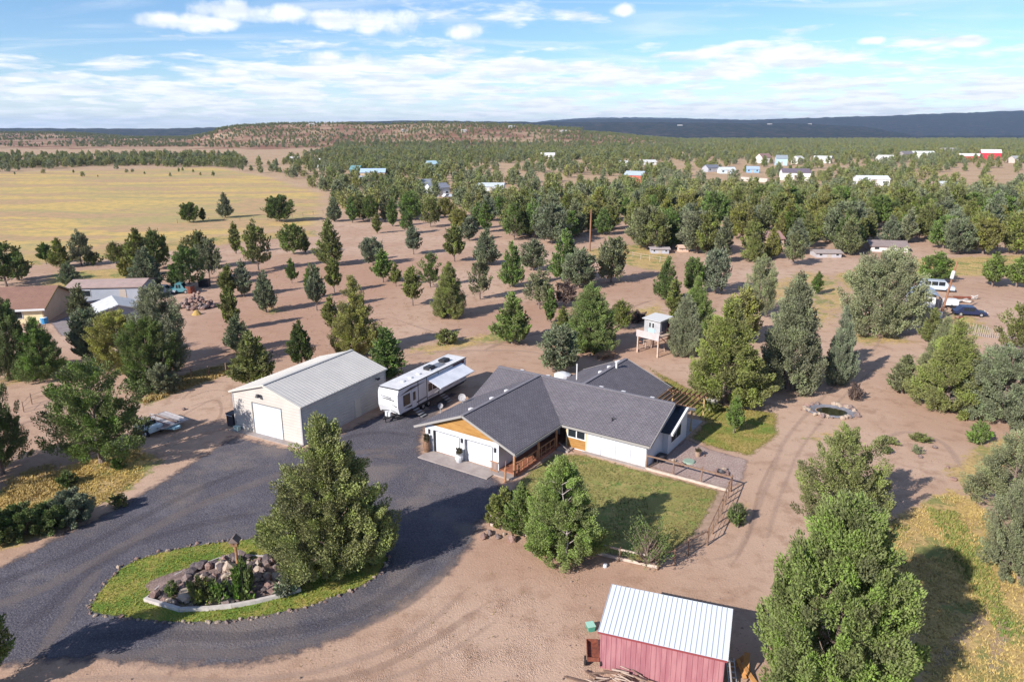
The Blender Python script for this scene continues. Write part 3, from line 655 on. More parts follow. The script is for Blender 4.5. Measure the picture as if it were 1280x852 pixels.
for a in (
    (415, 709, 524, 150, 'egg', 'o', 'big bushy olive juniper on the oval island beside the driveway'),
    (702, 691, 572, 112, 'egg', 'l', 'pale green juniper with a dead grey stem at the lawn fence'),
    (652, 668, 606, 44, 'cone', 'l', 'low pale green juniper squeezed left of the lawn fence juniper'),
    (1034, 880, 622, 212, 'dome', 'l', 'huge bright green juniper right of the red shed'),
    (1050, 664, 532, 108, 'open', 'o', 'loose lobed olive juniper behind the huge bright green one'),
    (128, 578, 448, 124, 'open', 'd', 'open branched dark green juniper beside the trailer at the drive'),
    (4, 592, 476, 74, 'open', 'd', 'dark juniper cut by the left edge of the picture above the hedge'),
    (12, 474, 372, 60, 'round', 'd', 'dark bare-trunked juniper in front of the tan house, at the left edge'),
    (54, 474, 396, 56, 'cone', 'g', 'bright green dense juniper right in front of the tan house'),
    (205, 470, 352, 78, 'open', 'k', 'tall grey-green juniper beside the rock pile'),
    (153, 462, 388, 64, 'round', 'y', 'yellowish juniper in the clump right of the tan house'),
    (116, 452, 386, 50, 'round', 'b', 'blue-green juniper in the clump nearest the paved yard'),
    (190, 478, 398, 66, 'round', 'd', 'dark heavy juniper at the front of the clump by the dirt track'),
    (104, 410, 357, 32, 'slim', 'k', 'slim tall grey juniper hiding the gable end of the tan house'),
    (8, 358, 302, 52, 'open', 'd', 'dark ragged juniper at the left edge behind the tan house'),
    (24, 350, 307, 28, 'cone', 'o', 'olive juniper right beside the dark ragged one at the left edge'),
    (58, 330, 303, 18, 'lolli', 'g', 'small round-headed tree leftmost of the meadow-edge clump'),
    (76, 334, 298, 28, 'cone', 'o', 'olive cone juniper in the middle of the left meadow-edge clump'),
    (102, 332, 289, 34, 'open', 'k', 'tall grey loose juniper of the left meadow-edge clump'),
    (117, 331, 314, 18, 'bush', 'd', 'low dark spreading juniper at the foot of the tall grey one'),
    (88, 357, 327, 27, 'cone', 'b', 'blue-green juniper standing alone above the tan roof'),
    (145, 330, 303, 18, 'round', 'o', 'small brownish olive juniper on the meadow edge'),
    (160, 329, 305, 17, 'round', 'o', 'small olive juniper just left of the tall meadow-edge pair'),
    (157, 344, 322, 18, 'bush', 'y', 'low yellow-green bush below the tall meadow-edge pair'),
    (176, 345, 287, 28, 'slim', 'o', 'tall olive juniper, left one of the meadow-edge pair'),
    (197, 336, 288, 32, 'round', 'd', 'dark broad juniper, right one of the meadow-edge pair'),
    (186, 363, 308, 42, 'cone', 'b', 'big blue-grey juniper in front of the meadow-edge pair'),
    (238, 362, 304, 40, 'open', 'g', 'vivid dark green juniper with a bare trunk by the parked pickup'),
    (221, 363, 328, 22, 'slim', 'd', 'narrow dark juniper left of the vivid green one by the pickup'),
    (250, 336, 290, 32, 'round', 'o', 'olive juniper at the back of the group above the pickup'),
    (262, 349, 296, 36, 'open', 'k', 'grey thin-crowned juniper in the group above the pickup'),
    (237, 278, 253, 24, 'round', 'd', 'dark round tree, leftmost of those standing in the meadow'),
    (254, 276, 260, 10, 'slim', 'd', 'little tree between two larger ones in the meadow'),
    (282, 272, 241, 21, 'cone', 'k', 'grey upright pine standing in the golden meadow'),
    (349, 277, 244, 36, 'round', 'd', 'wide dark tree standing alone at the right of the meadow'),
    (295, 317, 278, 16, 'slim', 'o', 'thin tall tree at the near edge of the meadow'),
    (323, 338, 277, 38, 'open', 'o', 'tall open juniper with a bare trunk near the meadow corner'),
    (367, 318, 279, 30, 'round', 'l', 'broad fresh green juniper at the corner of the meadow'),
    (382, 316, 292, 13, 'slim', 'd', 'dark narrow juniper right beside the meadow corner tree'),
    (305, 371, 325, 22, 'slim', 'b', 'blue-grey slim juniper left of the conical one on bare dirt'),
    (287, 372, 331, 25, 'slim', 'o', 'olive upright juniper right of the dirt track'),
    (289, 413, 358, 23, 'lolli', 'o', 'lollipop shaped olive juniper beside the rock pile'),
    (333, 390, 337, 30, 'cone', 'b', 'pointed blue-green juniper with a side shoot on bare dirt'),
    (365, 354, 324, 15, 'lolli', 'g', 'smallest lollipop juniper alone on the open dirt'),
    (396, 388, 330, 25, 'lolli', 'b', 'blue-green teardrop juniper on a bare trunk'),
    (388, 373, 333, 15, 'slim', 'g', 'green slim juniper just behind the blue-green teardrop one'),
    (418, 366, 322, 22, 'lolli', 'o', 'small olive lollipop juniper below the tall forest-edge one'),
    (413, 332, 275, 34, 'cone', 'o', 'tall olive juniper at the left corner of the woods'),
    (299, 439, 393, 34, 'cone', 'b', 'blue-green juniper behind the wire fence by the white shop'),
    (318, 481, 416, 54, 'cone', 'o', 'bushy olive juniper touching the left wall of the white shop'),
    (377, 456, 400, 34, 'cone', 'd', 'dark pointed juniper just behind the white shop roof'),
    (414, 411, 370, 22, 'slim', 'o', 'small olive juniper left of the tall one behind the shop'),
    (445, 442, 346, 60, 'cone', 'y', 'tall yellowish juniper behind the back corner of the shop'),
    (484, 472, 410, 54, 'cone', 'g', 'rich green juniper between the white shop and the travel trailer'),
    (466, 331, 297, 30, 'round', 'b', 'pale blue-grey juniper at the front edge of the woods'),
    (479, 353, 313, 28, 'lolli', 'g', 'bright green rounded juniper in front of the pale blue-grey one'),
    (495, 358, 329, 15, 'lolli', 'o', 'tiny olive juniper beside the bright green rounded one'),
    (516, 382, 333, 27, 'lolli', 'o', 'olive lollipop juniper in the middle of the dirt lot'),
    (517, 318, 283, 23, 'lolli', 'b', 'slate blue juniper standing clear of the woods'),
    (538, 359, 316, 28, 'open', 'g', 'feathery green pine with layered limbs on the dirt lot'),
    (562, 396, 327, 48, 'cone', 'o', 'largest twin-stemmed olive juniper in the middle of the dirt lot'),
    (600, 374, 320, 30, 'open', 'k', 'grey thin juniper right of the twin-stemmed one'),
    (568, 327, 281, 30, 'lolli', 'o', 'olive tall-trunked juniper near the front of the woods'),
    (586, 301, 270, 24, 'slim', 'b', 'blue-grey narrow juniper inside the edge of the woods'),
    (608, 331, 286, 32, 'cone', 'b', 'blue-green juniper behind the grey thin one'),
    (640, 359, 303, 30, 'cone', 'g', 'bright green pointed juniper left of the silvery group'),
    (640, 429, 367, 50, 'cone', 'l', 'bushy fresh green juniper behind the house, nearest the dirt road'),
    (666, 338, 300, 32, 'round', 'b', 'grey-green rounded juniper behind the silvery one'),
    (674, 386, 335, 42, 'open', 'k', 'silvery loose juniper left of the dead twiggy one'),
    (688, 403, 360, 19, 'slim', 'g', 'slim green juniper in front of the silvery loose one'),
    (706, 351, 288, 38, 'cone', 'g', 'tall two-toned green juniper left of the middle utility pole'),
    (724, 359, 312, 46, 'round', 'b', 'wide blue-silver juniper below the middle utility pole'),
    (706, 384, 350, 32, 'open', 'p', 'purplish half-dead juniper with twiggy crown'),
    (737, 438, 352, 68, 'cone', 'l', 'large fresh green juniper behind the house, left of the tower'),
    (703, 431, 384, 32, 'cone', 'o', 'olive juniper at the left skirt of the large fresh green one'),
    (776, 411, 376, 26, 'round', 'o', 'small olive juniper at the right skirt of the large fresh green one'),
    (700, 464, 407, 54, 'round', 'b', 'round blue-grey juniper close behind the house roof'),
    (764, 353, 296, 38, 'round', 'k', 'grey-green egg-shaped juniper right of the middle utility pole'),
    (832, 376, 322, 31, 'cone', 'd', 'dark green cone juniper left of the woodland house'),
    (842, 402, 348, 26, 'slim', 'o', 'narrow olive juniper just behind the wooden tower'),
    (866, 366, 322, 28, 'round', 'g', 'green juniper left of the dark grey-blue one'),
    (893, 367, 312, 38, 'round', 'b', 'dark grey-blue juniper in front of the hidden house'),
    (868, 424, 346, 46, 'cone', 'l', 'tall pale green juniper directly right of the tower'),
    (905, 503, 375, 108, 'cone', 'o', 'largest juniper behind the pergola'),
    (855, 444, 366, 46, 'cone', 'k', 'grey-green juniper touching the tower'),
    (948, 396, 318, 48, 'open', 'k', 'grey lumpy juniper behind the two big central right ones'),
    (926, 428, 362, 48, 'round', 'y', 'yellow-green juniper behind the largest pergola one'),
    (985, 486, 340, 92, 'cone', 'k', 'very tall grey-green juniper behind the rock pond'),
    (1047, 479, 384, 44, 'cone', 'b', 'blue-green juniper at the right side of the very tall pond one'),
    (1021, 368, 340, 15, 'slim', 'g', 'tiny pointed juniper alone in the dry grass'),
    (1098, 418, 312, 92, 'round', 'k', 'wide grey-green juniper hiding the metal carport'),
    (1168, 353, 316, 36, 'round', 'g', 'round green juniper behind the white van'),
    (1240, 358, 317, 30, 'lolli', 'l', 'left one of two bare-trunked trees in the dry clearing'),
    (1270, 359, 322, 32, 'lolli', 'l', 'right one of two bare-trunked trees in the dry clearing'),
    (1163, 428, 386, 30, 'cone', 'o', 'small olive juniper at the foot of the leaning utility pole'),
    (1172, 474, 396, 48, 'cone', 'k', 'grey juniper left behind the tall pointed one by the pole'),
    (1182, 513, 400, 84, 'cone', 'o', 'tall pointed olive juniper at the head of the right-hand thicket'),
    (1250, 528, 434, 92, 'round', 'b', 'broad blue-grey juniper in the right-hand thicket'),
    (1222, 516, 452, 60, 'bush', 'k', 'low grey skirt of juniper between the two thicket trees'),
    (1128, 491, 444, 42, 'cone', 'k', 'small dense grey juniper at the left tip of the thicket'),
    (1268, 442, 378, 44, 'open', 'o', 'olive juniper at the right edge behind the stick corral'),
    (1258, 642, 538, 96, 'open', 'k', 'grey-olive juniper leaning in from the right edge'),
    (1274, 722, 600, 84, 'round', 'k', 'grey juniper at the right edge above the rut'),
): tree(*a)
tree(917, 541, 496, 22, 'lolli', 'g', 'thin sapling with a light green head on the back lawn', name='sapling')
tree(-28, 868, 690, 95, 'slim', 'd', 'dark juniper mostly outside the lower left corner')
tree(-62, 610, 470, 110, 'open', 'd', 'dark juniper outside the left edge of the picture')
# shrubs
for a in ((632, 656, 613, 48, 'bush', 'o', 'lilac-like shrub on thin stems at the corner of the lawn fence'),
          (808, 708, 650, 66, 'twig', 'd', 'dark sparse twiggy shrub over the front rail of the lawn fence'),
          (560, 429, 411, 28, 'bush', 'o', 'grey-green sagebrush on the dirt behind the travel trailer'),
          (1222, 553, 526, 29, 'bush', 'g', 'small solitary green bush on bare dirt at the right'),
          (205, 489, 456, 42, 'bush', 'k', 'pale grey shrub at the foot of the dark heavy juniper'),
          (178, 490, 462, 34, 'bush', 'd', 'dark low shrub at the track edge'),
          (92, 652, 612, 50, 'bush', 'b', 'blue-green bush at the end of the driveway hedge'),
          (62, 662, 628, 46, 'bush', 'd', 'dark bush second from the end of the driveway hedge'),
          (30, 668, 630, 50, 'bush', 'd', 'dark bush in the middle of the driveway hedge'),
          (0, 676, 636, 52, 'bush', 'd', 'dark bush of the hedge cut by the picture edge'),
          (85, 606, 590, 26, 'bush', 'd', 'low dark shrub on the golden verge left of the drive'),
          (148, 585, 572, 18, 'bush', 'g', 'tiny green shrub at the foot of the open dark juniper'),
          (148, 632, 616, 20, 'bush', 'y', 'yellowish clump at the driveway edge'),
          (1068, 500, 478, 16, 'bush', 'p', 'wispy purple-brown bush at the right end of the pond'),
          (795, 402, 388, 28, 'bush', 'p', 'dry brown brush left of the tower'),
          (770, 398, 388, 20, 'bush', 'p', 'dry low brush behind the tower'),
          (920, 655, 630, 24, 'bush', 'd', 'dark green ground-hugging bush left of the huge bright juniper'),
          (1110, 554, 546, 22, 'bush', 'o', 'green weed patch on the dirt mound, left one'),
          (1150, 551, 541, 24, 'bush', 'o', 'green weed patch on the dirt mound, right one'),
          (1108, 566, 557, 14, 'bush', 'd', 'small dark weed below the left mound patch'),
          (1146, 566, 556, 13, 'bush', 'k', 'narrow weed on the face of the dirt mound')):
    tree(*a, name='shrub', cat='shrub')
# shrubs of the rock bed
for a in ((252, 752, 719, 32, 'bush', 'o', 'reddish-topped shrub left in the rock bed'), (276, 753, 724, 26, 'bush', 'g', 'bright green low shrub in the middle of the rock bed'),
          (305, 746, 701, 34, 'bush', 'g', 'tall bright green shrub in front of the birdhouse post'), (360, 742, 714, 32, 'bush', 'b', 'dark blue-green shrub at the right end of the rock bed'),
          (215, 745, 726, 16, 'bush', 'l', 'light green plant at the left edge of the rock bed')):
    tree(*a, name='shrub', cat='shrub')

# ------------------------------------------------------------------ the woods behind
HOUSES_PX = [(466, 222, 34), (536, 232, 26), (548, 245, 34), (488, 226, 30), (612, 240, 34), (640, 245, 24), (432, 222, 18), (443, 226, 18), (544, 212, 16), (790, 228, 36), (905, 217, 36), (940, 218, 22), (996, 226, 46), (958, 207, 24),
             (975, 209, 18), (1002, 207, 18), (1026, 206, 22), (1091, 232, 50), (1107, 203, 30), (1150, 198, 34), (1190, 236, 46), (1225, 199, 62), (1276, 200, 20), (685, 199, 22), (780, 205, 20), (810, 208, 34), (1190, 190, 24), (395, 205, 20), (368, 212, 16), (1112, 316, 60), (1030, 322, 60), (960, 306, 60), (905, 305, 50), (820, 322, 44), (1172, 236, 20)]
HXY = np.array([[*G(x, y)[:2], w / 2 * G(x, y)[1] / FPX + 3.] for x, y, w in HOUSES_PX])
WFRONT = P2((266, 206), (404, 240), (412, 285), (440, 299), (520, 292), (600, 300), (690, 305), (700, 300), (760, 296), (800, 318), (840, 320), (905, 332), (990, 332), (1060, 330), (1130, 318), (1280, 322), (1400, 322))
def woods():
    g = np.random.default_rng(11)
    P = []
    def cells(x0, x1, y0, y1, st):
        xs = np.arange(x0, x1, st); ys = np.arange(y0, y1, st); a, b = np.meshgrid(xs, ys)
        a = a + g.uniform(-.45, .45, a.shape) * st; b = b + g.uniform(-.45, .45, b.shape) * st
        return a.ravel(), b.ravel()
    # wooded plain
    x, y = cells(-1100, 1100, 150, 1250, 7.0)
    px = 640 + FPX * x / (y * cp + HC * sp)
    k = (px > -140) & (px < 1420); x, y, px = x[k], y[k], px[k]
    row = 163 + 977 * HC / y * .985
    poly = WFRONT + [(1500, 160), (1500, 2000), (-400, 2000), (-200, 600)]
    ins = sdf(x, y, poly) < 0
    fd = sdf(x, y, FIELD)
    strip_ = (px < 300) & (row < 216) & (row > 195)
    ins = (ins | strip_) & (fd > 3) & ~((px < 200) & (row < 195) & (row > 186))
    d = fbm(x / 45., y / 45., 5, 3)
    dens = np.where(y < 330, .8, .34) + (d - .5) * 2.1
    dens = np.where((px > 560) & (row > 200) & (row < 240), dens * .55, dens)
    dens = np.where(row < 200, np.maximum(dens, .26), dens)
    dens = np.where((px < 640) & (row > 250), dens * .72, dens)
    dens = np.where((px > 640) & (row > 240), np.maximum(dens, .7), dens)
    k = ins & (g.random(len(x)) < dens)
    x, y = x[k], y[k]
    ok = np.ones(len(x), bool)
    for hx, hy, hr in HXY:
        dx = x - hx; dy = y - hy
        ok &= ~((np.hypot(dx, dy) < hr * .8) | ((abs(dx) < hr * .8) & (dy < 0) & (dy > -hr * .75 - 6)))
    for tx, ty, tr in TREES:
        if ty > 140: ok &= np.hypot(x - tx, y - ty) > tr * .8 + 1.6
    P.append(np.stack([x[ok], y[ok], np.full(ok.sum(), 1.0)], 1))
    # the hills
    x, y = cells(-1700, 1700, 1120, 2300, 10.)
    px = 640 + FPX * x / (y * cp + HC * sp); h, c = terrain(x, y)
    d = fbm(x / 120., y / 120., 9, 4)
    k = (px > -100) & (px < 1400) & (g.random(len(x)) < np.where(c > .9, -9, np.where(h > 1.5, np.where(px < 260, .42, .66), .7)) + (d - .5) * 1.7)
    k &= (h > 1.5) | (y > 1250); P.append(np.stack([x[k], y[k], np.where(h[k] > 1.5, .74, .95)], 1))
    x, y = cells(-3300, 3300, 2300, 4600, 36.)
    px = 640 + FPX * x / (y * cp + HC * sp); d = fbm(x / 300., y / 300., 19, 4)
    k = (px > -100) & (px < 1400) & (g.random(len(x)) < -9.)
    P.append(np.stack([x[k], y[k], np.full(k.sum(), 1.25)], 1))
    # scattered bushes at the far end of the meadow
    x = g.uniform(-420, 60, 260); y = g.uniform(420, 640, 260); row = 163 + 977 * HC / y * .985
    k = (sdf(x, y, FIELD) < 0) & (row < 222) & (g.random(260) < .5)
    P.append(np.stack([x[k], y[k], np.full(k.sum(), .45)], 1))
    return np.vstack(P)
WD = woods()
WD = WD[np.argsort(WD[:, 1])]
NIND = 300 - len([t for t in TREES]) + 25
gx = np.random.default_rng(3)
ZONES = [(560, 'the left part of the woods behind the dirt lot'), (740, 'the woods left of the middle utility pole'), (900, 'the dark woods right of the middle utility pole'), (1080, 'the woods around the hidden house'), (1500, 'the woods behind the dry clearing at right')]
WP = [proto(k, 'far', q) for k, q in (('cone', 0), ('cone', 1), ('round', 0), ('round', 1), ('slim', 0))]
KW = ['broad conical', 'bushy conical', 'rounded', 'domed', 'slender']
vis = [i for i in range(len(WD)) if -20 < 640 + FPX * WD[i, 0] / (WD[i, 1] * cp + HC * sp) < 1300][:NIND]
vset = set(vis)
WLEAF = [('o', 'olive'), ('o', 'olive'), ('g', 'fresh green'), ('k', 'grey-green'), ('d', 'dark green'), ('y', 'yellow-olive'), ('b', 'blue-grey')]
for i in vis:
    x, y, s = WD[i]; px = 640 + FPX * x / (y * cp + HC * sp)
    zn = [z for q, z in ZONES if px < q][0]
    kd = rt.choice(['cone', 'round', 'round', 'cone', 'slim', 'open']); tn, tw = rt.choice(WLEAF)
    kw = {'cone': 'conical', 'round': 'rounded', 'slim': 'slender', 'open': 'loose'}[kd]
    hh = rt.uniform(5.8, 9.8) * (1.12 if px > 640 else .95); rr = hh * {'cone': .36, 'round': .43, 'slim': .24, 'open': .38}[kd]
    tree(0, 0, hh, rr, kd, tn, f'{kw} {tw} juniper standing in {zn}', lod='mid', group=f'{kw} {tw} junipers in {zn}', base=(x, y))
rest = np.array([WD[i] for i in range(len(WD)) if i not in vset])
rest = rest[[not (400 > r[1] and False) for r in rest]]
def make_wood(name, pts):
    """the trees past counting: one tree mesh instanced on points of the terrain"""
    g = np.random.default_rng(77); n = len(pts)
    z = terrain(pts[:, 0], pts[:, 1])[0]
    me = bpy.data.meshes.new(name); me.vertices.add(n)
    me.vertices.foreach_set('co', np.stack([pts[:, 0], pts[:, 1], z], 1).astype(np.float32).ravel())
    s = pts[:, 2] * g.uniform(.5, 1.22, n); s = s * .92
    for nm, t, v in (('size', 'FLOAT', s), ('turn', 'FLOAT', g.uniform(0, 6.28, n)), ('pick', 'INT', g.integers(0, len(WP), n))):
        a = me.attributes.new(nm, t, 'POINT'); a.data.foreach_set('value', v.astype(np.float32 if t == 'FLOAT' else np.int32))
    o = stuff(link(name, me))
    ng = bpy.data.node_groups.new(name, 'GeometryNodeTree')
    ng.interface.new_socket('Geometry', in_out='INPUT', socket_type='NodeSocketGeometry')
    ng.interface.new_socket('Geometry', in_out='OUTPUT', socket_type='NodeSocketGeometry')
    n_ = ng.nodes; l_ = ng.links
    gi = n_.new('NodeGroupInput'); go = n_.new('NodeGroupOutput'); jn = n_.new('GeometryNodeJoinGeometry')
    def at(nm, t):
        a = n_.new('GeometryNodeInputNamedAttribute'); a.data_type = t; a.inputs['Name'].default_value = nm; return a.outputs['Attribute']
    sz = at('size', 'FLOAT'); tn = at('turn', 'FLOAT'); pk = at('pick', 'INT')
    cb = n_.new('ShaderNodeCombineXYZ'); l_.new(tn, cb.inputs[2])
    er = n_.new('FunctionNodeEulerToRotation'); l_.new(cb.outputs[0], er.inputs[0])
    for k, (tm, _, h, r) in enumerate(WP):
        src = bpy.data.objects.new('juniper_source', tm)       # not linked to the scene: only a mesh source
        oi = n_.new('GeometryNodeObjectInfo'); oi.inputs['Object'].default_value = src; oi.inputs['As Instance'].default_value = True
        cmp_ = n_.new('FunctionNodeCompare'); cmp_.data_type = 'INT'; cmp_.operation = 'EQUAL'
        ii = [s_ for s_ in cmp_.inputs if s_.type == 'INT']
        l_.new(pk, ii[0]); ii[1].default_value = k
        ip = n_.new('GeometryNodeInstanceOnPoints')
        l_.new(gi.outputs[0], ip.inputs['Points']); l_.new(oi.outputs['Geometry'], ip.inputs['Instance']); l_.new(cmp_.outputs[0], ip.inputs['Selection'])
        l_.new(er.outputs[0], ip.inputs['Rotation']); l_.new(sz, ip.inputs['Scale']); l_.new(ip.outputs[0], jn.inputs[0])
    l_.new(jn.outputs[0], go.inputs[0])
    md = o.modifiers.new('trees', 'NODES'); md.node_group = ng
    return o
make_wood('woodland', rest)
print('trees', len(TREES), 'woodland', len(rest))

# the grey dead leader standing in front of the fence juniper
_t = [o for o in bpy.data.objects if o.get('label') == 'pale green juniper with a dead grey stem at the lawn fence'][0]
_t.rotation_euler = (0, 0, 0); _b = MB(); _g = random.Random(2); _p = np.array([.1, -2.0, 1.2])
for _k in range(7):
    _q = _p + np.array([_g.uniform(-.16, .16), .2, .62]); _b.tube(_p, _q, .075 - _k * .008, .067 - _k * .008, 6)
    for _s in (-1, 1): _b.tube(_q, _q + np.array([_s * _g.uniform(.2, .8), _g.uniform(-.45, .1), _g.uniform(.15, .75)]), .035, .008, 4)
    _p = _q
_b.build('dead_stem', DEADWOOD, _t)
# ------------------------------------------------------------------ building materials
def roofmat(name, c1, c2, mort, row=.15, wid=.36, bump=.03):
    m = bpy.data.materials.new(name); m.use_nodes = True
    n = m.node_tree.nodes; l = m.node_tree.links; b = n['Principled BSDF']; b.inputs['Roughness'].default_value = .9; b.inputs['Specular IOR Level'].default_value = .2
    t = n.new('ShaderNodeTexCoord')
    br = n.new('ShaderNodeTexBrick'); br.inputs['Scale'].default_value = 1; br.inputs['Brick Width'].default_value = wid; br.inputs['Row Height'].default_value = row
    br.inputs['Mortar Size'].default_value = .024; br.inputs['Color1'].default_value = (*c1, 1); br.inputs['Color2'].default_value = (*c2, 1); br.inputs['Mortar'].default_value = (*mort, 1)
    l.new(t.outputs['UV'], br.inputs['Vector'])
    q = noise(n, l, t.outputs['Object'], .8, 5, .65)
    hs = n.new('ShaderNodeHueSaturation'); l.new(br.outputs['Color'], hs.inputs['Color']); l.new(mth(n, l, 'ADD', .74, mth(n, l, 'MULTIPLY', q, .52)), hs.inputs['Value'])
    l.new(hs.outputs[0], b.inputs['Base Color'])
    bp = n.new('ShaderNodeBump'); bp.inputs['Distance'].default_value = bump; bp.invert = True
    l.new(br.outputs['Fac'], bp.inputs['Height']); l.new(bp.outputs[0], b.inputs['Normal'])
    return m
SHINGLE = roofmat('asphalt_shingle', (.152, .138, .158), (.198, .18, .2), (.08, .072, .083))
BROWNROOF = roofmat('brown_shingle', (.36, .205, .155), (.31, .175, .13), (.2, .11, .085))
WHITE = mat('white_paint', (.60, .61, .65), (.54, .55, .60), sc=.9, rough=.6)
TRIMW = mat('white_trim', (.62, .62, .63), rough=.5)
DOORW = mat('door_white', (.60, .62, .68), (.55, .57, .63), sc=.7, rough=.45)
WOOD = mat('orange_stained_wood', (.40, .215, .07), (.30, .15, .045), sc=1.2, rough=.6, stretch=(.6, .6, 5))
LOG = mat('peeled_log', (.42, .22, .12), (.30, .15, .08), sc=3, bump=.02)
DECK = mat('red_deck_stain', (.33, .135, .08), (.24, .09, .055), sc=4, rough=.7, stretch=(1, .3, 1))
BEAMW = mat('weathered_beam', (.27, .155, .09), (.19, .105, .06), sc=4)
DARK = mat('dark_trim', (.045, .042, .05), rough=.5)
GLASS = mat('window_glass', (.02, .025, .03), rough=.08, spec=.35)
CONC = mat('concrete', (.34, .29, .27), (.28, .235, .22), sc=1.1, bump=.01, bsc=30)
METAL = mat('galvanised', (.5, .5, .52), rough=.4, metal=.6)
BLACK = mat('black_rubber', (.018, .018, .02), rough=.8)
PIPE = mat('pale_vent', (.62, .6, .6), rough=.5)

# ------------------------------------------------------------------ the house
TH = R(-33.65)
HO = G(731.8, 564.6)
def hw(u, w_, z=0): return np.array([HO[0] + u * cos(TH) - w_ * sin(TH), HO[1] + u * sin(TH) + w_ * cos(TH), z])
def make_house():
    t = thing('ranch_house', 'white ranch house with grey shingle roofs and double garage in the middle of the yard', 'house', HO, TH)
    b = MB()
    b.box(-12.4, -4.3, -7.3, 1.2, 0, 2.55)                      # garage
    b.box(-12.4, -11.42, -7.6, -7.3, 0, 2.62); b.box(-8.55, -7.87, -7.6, -7.3, 0, 2.62); b.box(-4.98, -4.3, -7.6, -7.3, 0, 2.62)
    b.box(-11.42, -8.55, -7.595, -7.3, 2.12, 2.615); b.box(-7.87, -4.98, -7.595, -7.3, 2.12, 2.615)
    b.box(-4.306, -4.3 + .004, -7.6, -7.3, 2.62, 3.0)
    b.box(-12.3, -4.31, 1.2, 9.5, 0, 2.4); b.box(-4.31, -2.0, 1.7, 9.45, 0, 2.5); b.box(-2.0, 5.87, .03, 9.4, 0, 2.4)
    b.box(-7.6, 1.9, 9.4, 14.1, 0, 2.38)                         # rear wing
    b.prism([(5.865, .03, 2.3), (5.865, 9.4, 2.3), (5.865, 4.85, 4.3)], (-.2, 0, 0))
    b.prism([(-12.29, .03, 2.3), (-12.29, 9.4, 2.3), (-12.29, 4.85, 4.3)], (.2, 0, 0))
    b.prism([(-7.6, 14.09, 2.3), (1.9, 14.09, 2.3), (-3., 14.09, 4.3)], (0, -.2, 0))
    b.prism([(-4.3, -7.3, 2.5), (-4.3, 1.2, 2.5), (-4.3, 1.2, 3.0), (-4.3, -7.3, 3.0)], (-.25, 0, 0))
    b.build('wall', WHITE, t)
    # end room under its own lower roof
    b = MB(); b.box(5.87, 6.4, 3.6, 8.2, 0, 2.4); b.prism([(6.396, 3.6, 2.38), (6.396, 8.2, 2.38), (6.396, 8.2, 2.9), (6.396, 6.6, 3.48)], (-.5, 0, 0)); b.build('end_room_wall', WHITE, t)
    b = MB(); b.slab([(5.6, 3.05, 2.3), (6.88, 3.05, 2.3), (6.88, 6.6, 3.6), (5.6, 6.6, 3.6)], .1); b.slab([(6.88, 8.6, 2.85), (5.6, 8.6, 2.85), (5.6, 6.6, 3.6), (6.88, 6.6, 3.6)], .1)
    o = b.build('end_room_roof', mat('navy_roof', (.03, .034, .05), (.045, .05, .07), sc=6, rough=.6), t)
    b = MB(); b.beam((6.93, 3.0, 2.24), (6.93, 6.62, 3.56), .2, .24); b.beam((6.93, 8.62, 2.8), (6.93, 6.62, 3.55), .2, .24); b.build('end_room_fascia', TRIMW, t)
    f = MB(); f.box(6.4, 6.44, 4.2, 6.6, .85, 2.2); fo = f.build('window', TRIMW, t)
    g = MB(); g.box(6.43, 6.46, 4.28, 5.36, .93, 2.12); g.box(6.43, 6.46, 5.46, 6.52, .93, 2.12); g.build('pane', GLASS, fo)
    # roofs
    def roof(parts, vents=(), caps=()):
        m = MB()
        for s in parts: m.slab(s, .16)
        o = m.build('roof', SHINGLE, t)
        c = MB()
        for a, e in caps: c.beam(a, e, .34, .05)
        c.build('ridge_cap', mat('ridge_shingle', (.17, .155, .18), (.2, .185, .2), sc=5), o)
        for v in vents:
            q = MB(); q.box(v[0] - .2, v[0] + .2, v[1] - .16, v[1] + .16, v[2] - .12, v[2] + .1); q.build('roof_vent', PIPE, o)
        return o
    zr_ = 4.5; ze = 2.3
    r1 = roof([[(-12.9, -.35, ze), (6.3, -.35, ze), (6.3, 4.85, zr_), (-12.9, 4.85, zr_)], [(6.3, 10.05, ze), (-12.9, 10.05, ze), (-12.9, 4.85, zr_), (6.3, 4.85, zr_)]],
         [(-10.2, 5.15, 4.42), (-7.1, 5.15, 4.42), (-1.2, 5.2, 4.4), (1.1, 5.2, 4.4), (4.0, 5.2, 4.4)], [((-12.9, 4.85, 4.5), (6.3, 4.85, 4.5))])
    z2 = zr_ + .02
    r2 = roof([[(-2.4, -8.0, ze), (-2.4, 4.8, ze), (-7.85, 4.8, z2), (-7.85, -8.0, z2)], [(-13.3, 4.2, ze), (-13.3, -8.0, ze), (-7.85, -8.0, z2), (-7.85, 4.8, z2)]],
         [(-8.2, -6.2, 4.4), (-8.2, -3.0, 4.4), (-8.2, -.6, 4.4)], [((-7.85, -8.0, z2), (-7.85, 4.8, z2))])
    r3 = roof([[(2.3, 4.9, ze + .03), (2.3, 14.5, ze + .03), (-2.95, 14.5, z2 + .02), (-2.95, 4.9, z2 + .02)], [(-8.1, 14.5, ze + .03), (-8.1, 4.9, ze + .03), (-2.95, 4.9, z2 + .02), (-2.95, 14.5, z2 + .02)]],
         [(-3.3, 9.2, 4.42), (-3.3, 11.2, 4.42), (-3.3, 13.4, 4.42)], [((-2.95, 4.9, z2 + .02), (-2.95, 14.5, z2 + .02))])
    q = MB(); q.tube((-2.6, 11.4, 4.2), (-2.6, 11.4, 5.0), .11); q.tube((-2.6, 11.4, 5.0), (-2.6, 11.4, 5.12), .2); q.build('flue', PIPE, r3)
    q = MB(); q.tube((-5.6, 8.4, 3.2), (-5.6, 8.4, 5.1), .07); q.build('mast_pipe', PIPE, r3)
